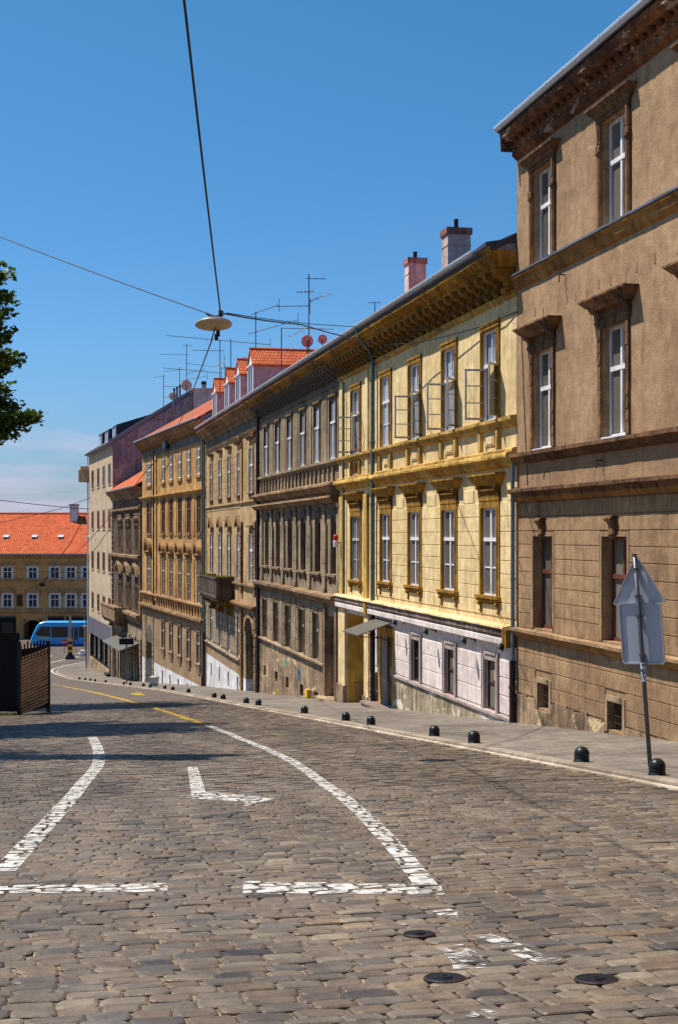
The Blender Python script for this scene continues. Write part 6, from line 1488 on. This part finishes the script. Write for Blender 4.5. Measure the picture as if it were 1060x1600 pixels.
# --- tram
def tram():
    Y0 = 187.; zb = -14.7; k = F/Y0; x0 = (48-CX)/k; L_ = 31.; W_ = 2.35
    t = thing('tram', 'bright blue low-floor tram crossing the square in front of the mustard building', 'tram', (x0, Y0, EYE+zb))
    blue = plain('bright_blue_tram_paint', (44,166,236), .3, .0, .05, spec=.6); dkb = plain('dark_tram_glass', (16,22,32), .08, 0, .05, spec=.8)
    skirt = plain('deep_blue_tram_skirt', (10,96,190), .35, 0, .08)
    pr = [(.0,.25),(-.02,.75),(.12,1.2),(.75,2.6),(1.15,3.05),(1.7,3.22),(L_,3.22),(L_,.25)]
    m = MB(); n = len(pr)
    def ring(y, s): cz = 1.7; return [((L_/2+(x-L_/2)*s), y, cz+(z-cz)*(1-(1-s)*8)) for x, z in pr]
    R_ = [ring(-.0, .992), ring(.12, 1.), ring(W_-.12, 1.), ring(W_, .992)]
    vs = [v for r in R_ for v in r]; fs = [tuple(range(n)), tuple(3*n+i for i in range(n-1,-1,-1))]
    for a in range(3):
        for i in range(n): j = (i+1) % n; fs.append((a*n+i, (a+1)*n+i, (a+1)*n+j, a*n+j))
    m.add(vs, fs); m.build('body', blue, t)
    m = MB(); m.add([(1.0,-.03,1.35),(2.6,-.03,1.25),(2.6,-.03,2.55),(1.35,-.03,2.55),(.62,-.03,1.6),(1.0,.1,1.35),(2.6,.1,1.25),(2.6,.1,2.55),(1.35,.1,2.55),(.62,.1,1.6)], [(0,1,2,3,4),(9,8,7,6,5),(0,5,6,1),(1,6,7,2),(2,7,8,3),(3,8,9,4),(4,9,5,0)]); m.build('cab_window', dkb, t)
    m = MB(); m.add([(.17,.35,1.35),(.17,W_-.35,1.35),(.74,W_-.35,2.55),(.74,.35,2.55)], [(0,1,2,3)]); m.v = [(x-.03, y, z+.02) for x, y, z in m.v]; m.build('windscreen', dkb, t)
    x = 2.75
    while x < L_-2.4: m = MB(); m.box(x, x+2.13, -.03, .05, 1.15, 2.55); m.build('window', dkb, t); x += 2.2
    for x in (5.0, 11.6, 18.2, 24.8):
        m = MB(); m.box(x, x+1.35, -.05, .04, .42, 2.7); d = m.build('door', blue, t)
        for q in (0, 1): m = MB(); m.box(x+.08+q*.65, x+.6+q*.65, -.065, -.05, .75, 2.5); m.build('door_glass', dkb, d)
    m = MB(); m.box(.25, L_, .03, W_-.05, .12, .5); m.build('skirt', skirt, t)
    m = MB(); m.box(.9, L_, -.02, .0, .62, .70); m.build('stripe', skirt, t)
    for x in (7.4, 16.4, 25.4): m = MB(); m.box(x, x+3.6, .4, W_-.4, 3.22, 3.62); m.build('roof_unit', plain('pale_roof_equipment', (176,190,200), .5), t)
    for x in (2.6, 4.2, 13.8, 15.4, 27, 28.6): m = MB(); m.tube([(x,.08,.3),(x,.3,.3)], .3, 14); m.build('wheel', m_iron, t)
    m = MB(); m.tube([(.12,.5,.85),(.0,.5,.85)], .11, 10); m.build('headlight', m_p_sky, t); m = MB(); m.tube([(.12,W_-.5,.85),(.0,W_-.5,.85)], .11, 10); m.build('headlight', m_p_sky, t)
    m = MB(); m.box(1.1, 2.5, -.06, -.03, 1.0, 1.25); m.build('side_display', plain('lit_green_display', (150,190,150), .5), t)
    m = MB(); m.tube([(17.5,W_/2,3.6),(19.2,W_/2,4.3),(17.9,W_/2,5.0)], .04, 5); m.tube([(17.9,.4,5.0),(17.9,W_-.4,5.0)], .04, 5); m.build('pantograph', m_black, t)
tram()
# --- signs and posts on the square
def round_sign(px, py, rpx, Y, mat, lab, bar=None, hb=None):
    c = pxw(px, py, Y); r = rpx/F*Y; X, Yh, s, d = c[0], c[1], *w2sd(c[0], c[1]); g = gz(s); t = thing('traffic_sign', lab, 'traffic sign', (c[0], c[1], g))
    h = c[2]-g; m = MB(); m.tube([(0,.05,-.1),(0,.05,h+r)], .04, 6); m.build('pole', m_pole, t)
    m = MB(); m.tube([(0,.02,h),(0,-.02,h)], r, 20); m.build('disc', mat, t)
    if bar: m = MB(); m.box(-r*.7, r*.7, -.035, -.02, h-r*.17, h+r*.17); m.build('bar', m_whitep, t)
    else: m = MB(); m.hexa([(-r*.1,-.035,h+r*.6),(r*.1,-.035,h+r*.6),(r*.1,-.02,h+r*.6),(-r*.1,-.02,h+r*.6),(r*.35,-.035,h-r*.6),(r*.55,-.035,h-r*.5),(r*.55,-.02,h-r*.5),(r*.35,-.02,h-r*.6)]); m.build('arrow', m_whitep, t)
round_sign(100.6, 1003, 4.4, 176, plain('red_sign_face', (206,30,34), .4), 'round red no-entry sign with white bar in front of the tram', True)
round_sign(118.5, 1003, 4.4, 178, plain('blue_sign_face', (10,88,190), .4), 'round blue sign with white arrow in front of the tram')
def island_post():
    X, Y, s, d = hit(110, 1030); z = gz(s); t = thing('marker_post', 'tall brown post on a yellow and black banded column on a black foot', 'post', (X, Y, z))
    m = MB(); m.hexa([(-.6,-.45,-.05),(.6,-.45,-.05),(.6,.45,-.05),(-.6,.45,-.05),(-.35,-.3,.5),(.35,-.3,.5),(.35,.3,.5),(-.35,.3,.5)]); m.build('foot', m_black, t)
    yb = plain('yellow_band', (232,160,30), .5)
    for i in range(6): m = MB(); m.box(-.24, .24, -.2, .2, .5+i*.32, .5+(i+1)*.32-.002); m.build('band', yb if i % 2 else m_black, t)
    m = MB(); m.box(-.13, .13, -.12, .12, 2.42, 4.9); m.tube([(0,0,4.9),(0,0,5.1)], .08, 6); m.build('post', m_slat, t)
island_post()
def slender(px, pyt, pyb, lab, board=None, r=.06):
    X, Y, s, d = hit(px, pyb); z = gz(s)+.06; h = (pyb-pyt)/F*Y; t = thing('sign_post', lab, 'sign post', (X, Y, z))
    m = MB(); m.tube([(0,0,-.05),(0,0,h)], r, 8); m.build('pole', m_pole, t)
    if board: m = MB(); m.box(-board/2, board/2, -.06, .0, h-.5, h-.05); m.build('board', m_black, t)
slender(198, 998, 1069, 'dark sign post with a small board in front of the rusticated piers', 1.1); slender(135, 970, 1047, 'slim grey post at the far corner of the beige block')
def kiosk():
    X, Y, s, d = hit(137, 1008); Y = 172; X = (136-CX)/F*Y; s, d = w2sd(X, Y); z = gz(s); t = thing('stone_monument', 'pale stone pillar on a stepped base at the corner beside the tram', 'monument', (X, Y, z))
    m = MB(); m.box(-1.0,1.0,-.6,.6,-.1,.35); m.box(-.75,.75,-.5,.5,.35,.7); m.build('base', m_white, t); m = MB(); m.box(-.3,.3,-.3,.3,.7,3.4); m.box(-.42,.42,-.42,.42,3.4,3.65); m.build('pillar', m_beige, t); 
kiosk()
def bin_():
    X, Y, s, d = hit(241, 1068); d = 8.35; s = s; 
    X, Y = sd2w(93.5, 8.2); Y = Y; z = gz(93.5)+.06; X = (241-CX)/F*Y; s, d = w2sd(X, Y); z = gz(s)+.06
    t = thing('waste_bin', 'grey waste container with green stripe standing by the arched doorway', 'waste bin', (X, Y, z), -.2)
    m = MB(); m.hexa([(-.22,-.2,0),(.22,-.2,0),(.22,.2,0),(-.22,.2,0),(-.26,-.24,.55),(.26,-.24,.55),(.26,.24,.55),(-.26,.24,.55)]); m.build('body', m_signback, t)
    m = MB(); m.box(-.28,.28,-.26,.26,.55,.62); m.hexa([(-.24,-.22,.62),(.24,-.22,.62),(.24,.22,.62),(-.24,.22,.62),(-.16,-.14,.7),(.16,-.14,.7),(.16,.14,.7),(-.16,.14,.7)]); m.build('lid', m_whiteold, t)
    m = MB(); m.box(-.265,.265,-.235,-.2,.12,.2); m.build('stripe', plain('green_stripe', (80,130,60), .6), t)
bin_()
# --- board gate and black panel on the left
def gate():
    A = hit(30, 1117); Bp = hit(76, 1113); a = Vector((A[0], A[1], gz(A[2])-.04)); b = Vector((Bp[0], Bp[1], gz(Bp[2])-.04)); v = b-a; L_ = math.hypot(v.x, v.y); rz = math.atan2(v.y, v.x)
    t = thing('board_gate', 'weathered brown gate of slanting boards with a row of dark pickets on top', 'gate', a, rz); dz = v.z
    Hh = 2.02
    n = 19
    m = MB(); sl = .05+dz; 
    for i in range(n):
        z = .05+i*(Hh-.12)/n; h = (Hh-.12)/n-.034; j = random.uniform(-.012, .012); c = .22*(1-abs(i/n-.45)*1.2)
        za, zb_ = z-.02+j, z+c*.6+.10-j
        m.hexa([(.05,-.02,za),(L_-.05,-.02,zb_),(L_-.05,.02,zb_),(.05,.02,za),(.05,-.028,za+h),(L_-.05,-.028,zb_+h),(L_-.05,.02,zb_+h),(.05,.02,za+h)])
    m.build('boards', m_slat, t)
    for x in (.0, L_):
        m = MB(); m.box(x-.05, x+.05, -.05, .05, -.2, 2.42 if x == 0 else 2.3); m.build('post', m_black, t)
    for k in range(9): x = .12+(L_-.24)*k/8; m = MB(); m.box(x-.02, x+.02, -.03, .01, 1.8, 2.35+random.uniform(-.05,.06)); m.build('picket', m_black, t)
    m = MB(); m.box(.06, L_-.05, .03, .05, .05, 2.15); m.build('dark_gap_backing', m_blk, t)  # black sheet added behind the boards, paints the shade in their gaps
    # black panel
    c = Vector((A[0], A[1]+.1, gz(A[2])-.04)); t2 = thing('black_panel', 'plain black panel fence beside the board gate at the left edge', 'fence', c)
    m = MB(); m.box(-6, -.06, 0, .06, .14, 2.66); m.build('panel', m_blk, t2); 
    for x in (-5.9, -3.0, -.03): m = MB(); m.box(x-.03, x+.03, -.04, .0, -.2, 2.7); m.build('post', m_blk, t2)
    m = MB(); m.box(-6, -.06, -.03, 0, 2.60, 2.70); m.build('rail', m_blk, t2)
gate()
m_leafgrass = plain('roadside_grass_blades', (110,130,50), .8, 0, .4, 3)
def grass():
    A = hit(30, 1117); v = []; f = []
    for k in range(5000):
        x = A[0]-.02-random.uniform(0, 5); y = A[1]+random.uniform(-.55, .1)-abs(x-A[0])*.02; s, d = w2sd(x, y); z = gz(s)-.045
        a = random.uniform(0, 6.28); h = random.uniform(.05, .16); q = .012; o = len(v)
        v += [(x-q*math.cos(a), y-q*math.sin(a), z), (x+q*math.cos(a), y+q*math.sin(a), z), (x+random.uniform(-.05,.05), y+random.uniform(-.05,.05), z+h)]; f.append((o, o+1, o+2))
    me = bpy.data.meshes.new('grass'); me.from_pydata(v, [], f); me.materials.append(m_leafgrass); struct(tag(link('grass', me), 'strip of short grass under the black panel', 'grass'), 'stuff')
grass()
# ============================================================ trees on the left
def leaf_mat(name, a, b):
    t = NT(name); g = t.n('NewGeometry'); c = t.mix(g.outputs['Random Per Island'], lin(a), lin(b)); t.col(c); t.p.inputs['Roughness'].default_value = .5
    tl = t.n('BsdfTranslucent'); t.l(c, tl.inputs[0]); mx = t.n('MixShader'); mx.inputs[0].default_value = .35; t.l(t.p.outputs[0], mx.inputs[1]); t.l(tl.outputs[0], mx.inputs[2]); t.l(mx.outputs[0], t.out.inputs[0]); return t.m
m_leaf = leaf_mat('linden_leaf', (52,74,22), (96,112,36)); m_bark = stucco('grey_brown_bark', (104,88,72), (76,62,52), (50,42,36), .7, None, grain=.3, bump=.02)
def tree(X, Y, zc, rx, rz_, n, leaf, seed, lab, tips=()):
    rg = random.Random(seed); s, d = w2sd(X, Y); g = gz(s)-.1; base = Vector((X, Y, g)); t = thing('linden_tree', lab, 'tree', base, 0, 'trees at the left of the road')
    H = EYE+zc-g; m = MB(); m.tube([(0,0,-.2),(.05,0,H*.35),(-.05,.05,H*.7),(0,0,H*1.1)], .26, 10, .07); ends = []
    for i in range(46):
        a = rg.uniform(0, 6.28); e = rg.uniform(-.55, 1.15); z0 = H*rg.uniform(.42, 1.02)
        rr = rg.uniform(.75, 1.0); p = Vector((rx*rr*math.cos(a)*math.cos(e), rx*rr*math.sin(a)*math.cos(e), H+rz_*rr*math.sin(e)))
        q = Vector((0, 0, min(z0, p.z-.3))); mid = q.lerp(p, .5)+Vector((0,0,.35)); m.tube([q, mid, p], .06, 5, .012); ends.append((q, mid, p))
    for (tx, ty, tz) in tips:
        p = Vector((tx, ty, tz))-base; q = Vector((0,0,min(H*.8, p.z-.2))); mid = q.lerp(p, .55)+Vector((0,0,.15)); m.tube([q, mid, p], .05, 5, .01); ends += [(q, mid, p)]*2
    m.build('trunk', m_bark, t)
    vs = []; fs = []
    for k in range(n):
        q, mid, p = rg.choice(ends); u = rg.random()**.6; c = (q.lerp(mid, u*2) if u < .5 else mid.lerp(p, u*2-1)); sp = (.10 if len(tips) and (q, mid, p) in ends[-2*len(tips):] else .5)*(.5+.5*(1-u)+.25)
        if u < .3 and rg.random() < .6: continue
        c = c+Vector((rg.gauss(0, sp), rg.gauss(0, sp), rg.gauss(0, sp*.55)))
        for _ in range(4):
            cc = c+Vector((rg.uniform(-.12,.12), rg.uniform(-.12,.12), rg.uniform(-.08,.08)))
            nrm = Vector((rg.gauss(0,.5), rg.gauss(0,.5), rg.gauss(.8,.35))).normalized(); a = nrm.orthogonal().normalized(); a = Matrix.Rotation(rg.uniform(0,6.28), 3, nrm) @ a; b = nrm.cross(a); l = leaf*rg.uniform(.7,1.3); w = l*.42; o = len(vs)
            vs += [cc-a*l*.5, cc+b*w-a*l*.05, cc+a*l*.5-nrm*l*.12, cc-b*w-a*l*.05]; fs.append((o, o+1, o+2, o+3))
    me = bpy.data.meshes.new('crown'); me.from_pydata([tuple(v) for v in vs], [], fs); me.materials.append(m_leaf); link('crown', me, t)
def tp(px, py, Y): return pxw(px, py, Y)
tree(-13.9, 27.2, 4.4, 4.4, 4.0, 24000, .10, 3, 'nearest tree at the left edge, its leafy boughs reaching into the sky', [tp(62,652,24.6), tp(30,664,24.8), tp(24,562,25.2), tp(16,556,24.4), tp(8,578,25.6), tp(22,632,25), tp(8,608,25), tp(10,527,25.4), tp(13,463,25.8), tp(5,490,25.4), tp(4,682,24.6), tp(20,678,24.9), tp(2,430,25.6)])
tree(-14.0, 37.2, 7.4, 4.3, 3.8, 13000, .2, 8, 'second tree beyond the left edge, shading the road in the middle distance')
tree(-17.6, 56, 8.6, 4.6, 4.2, 9000, .26, 12, 'third tree beyond the left edge, shading the road behind the gate')
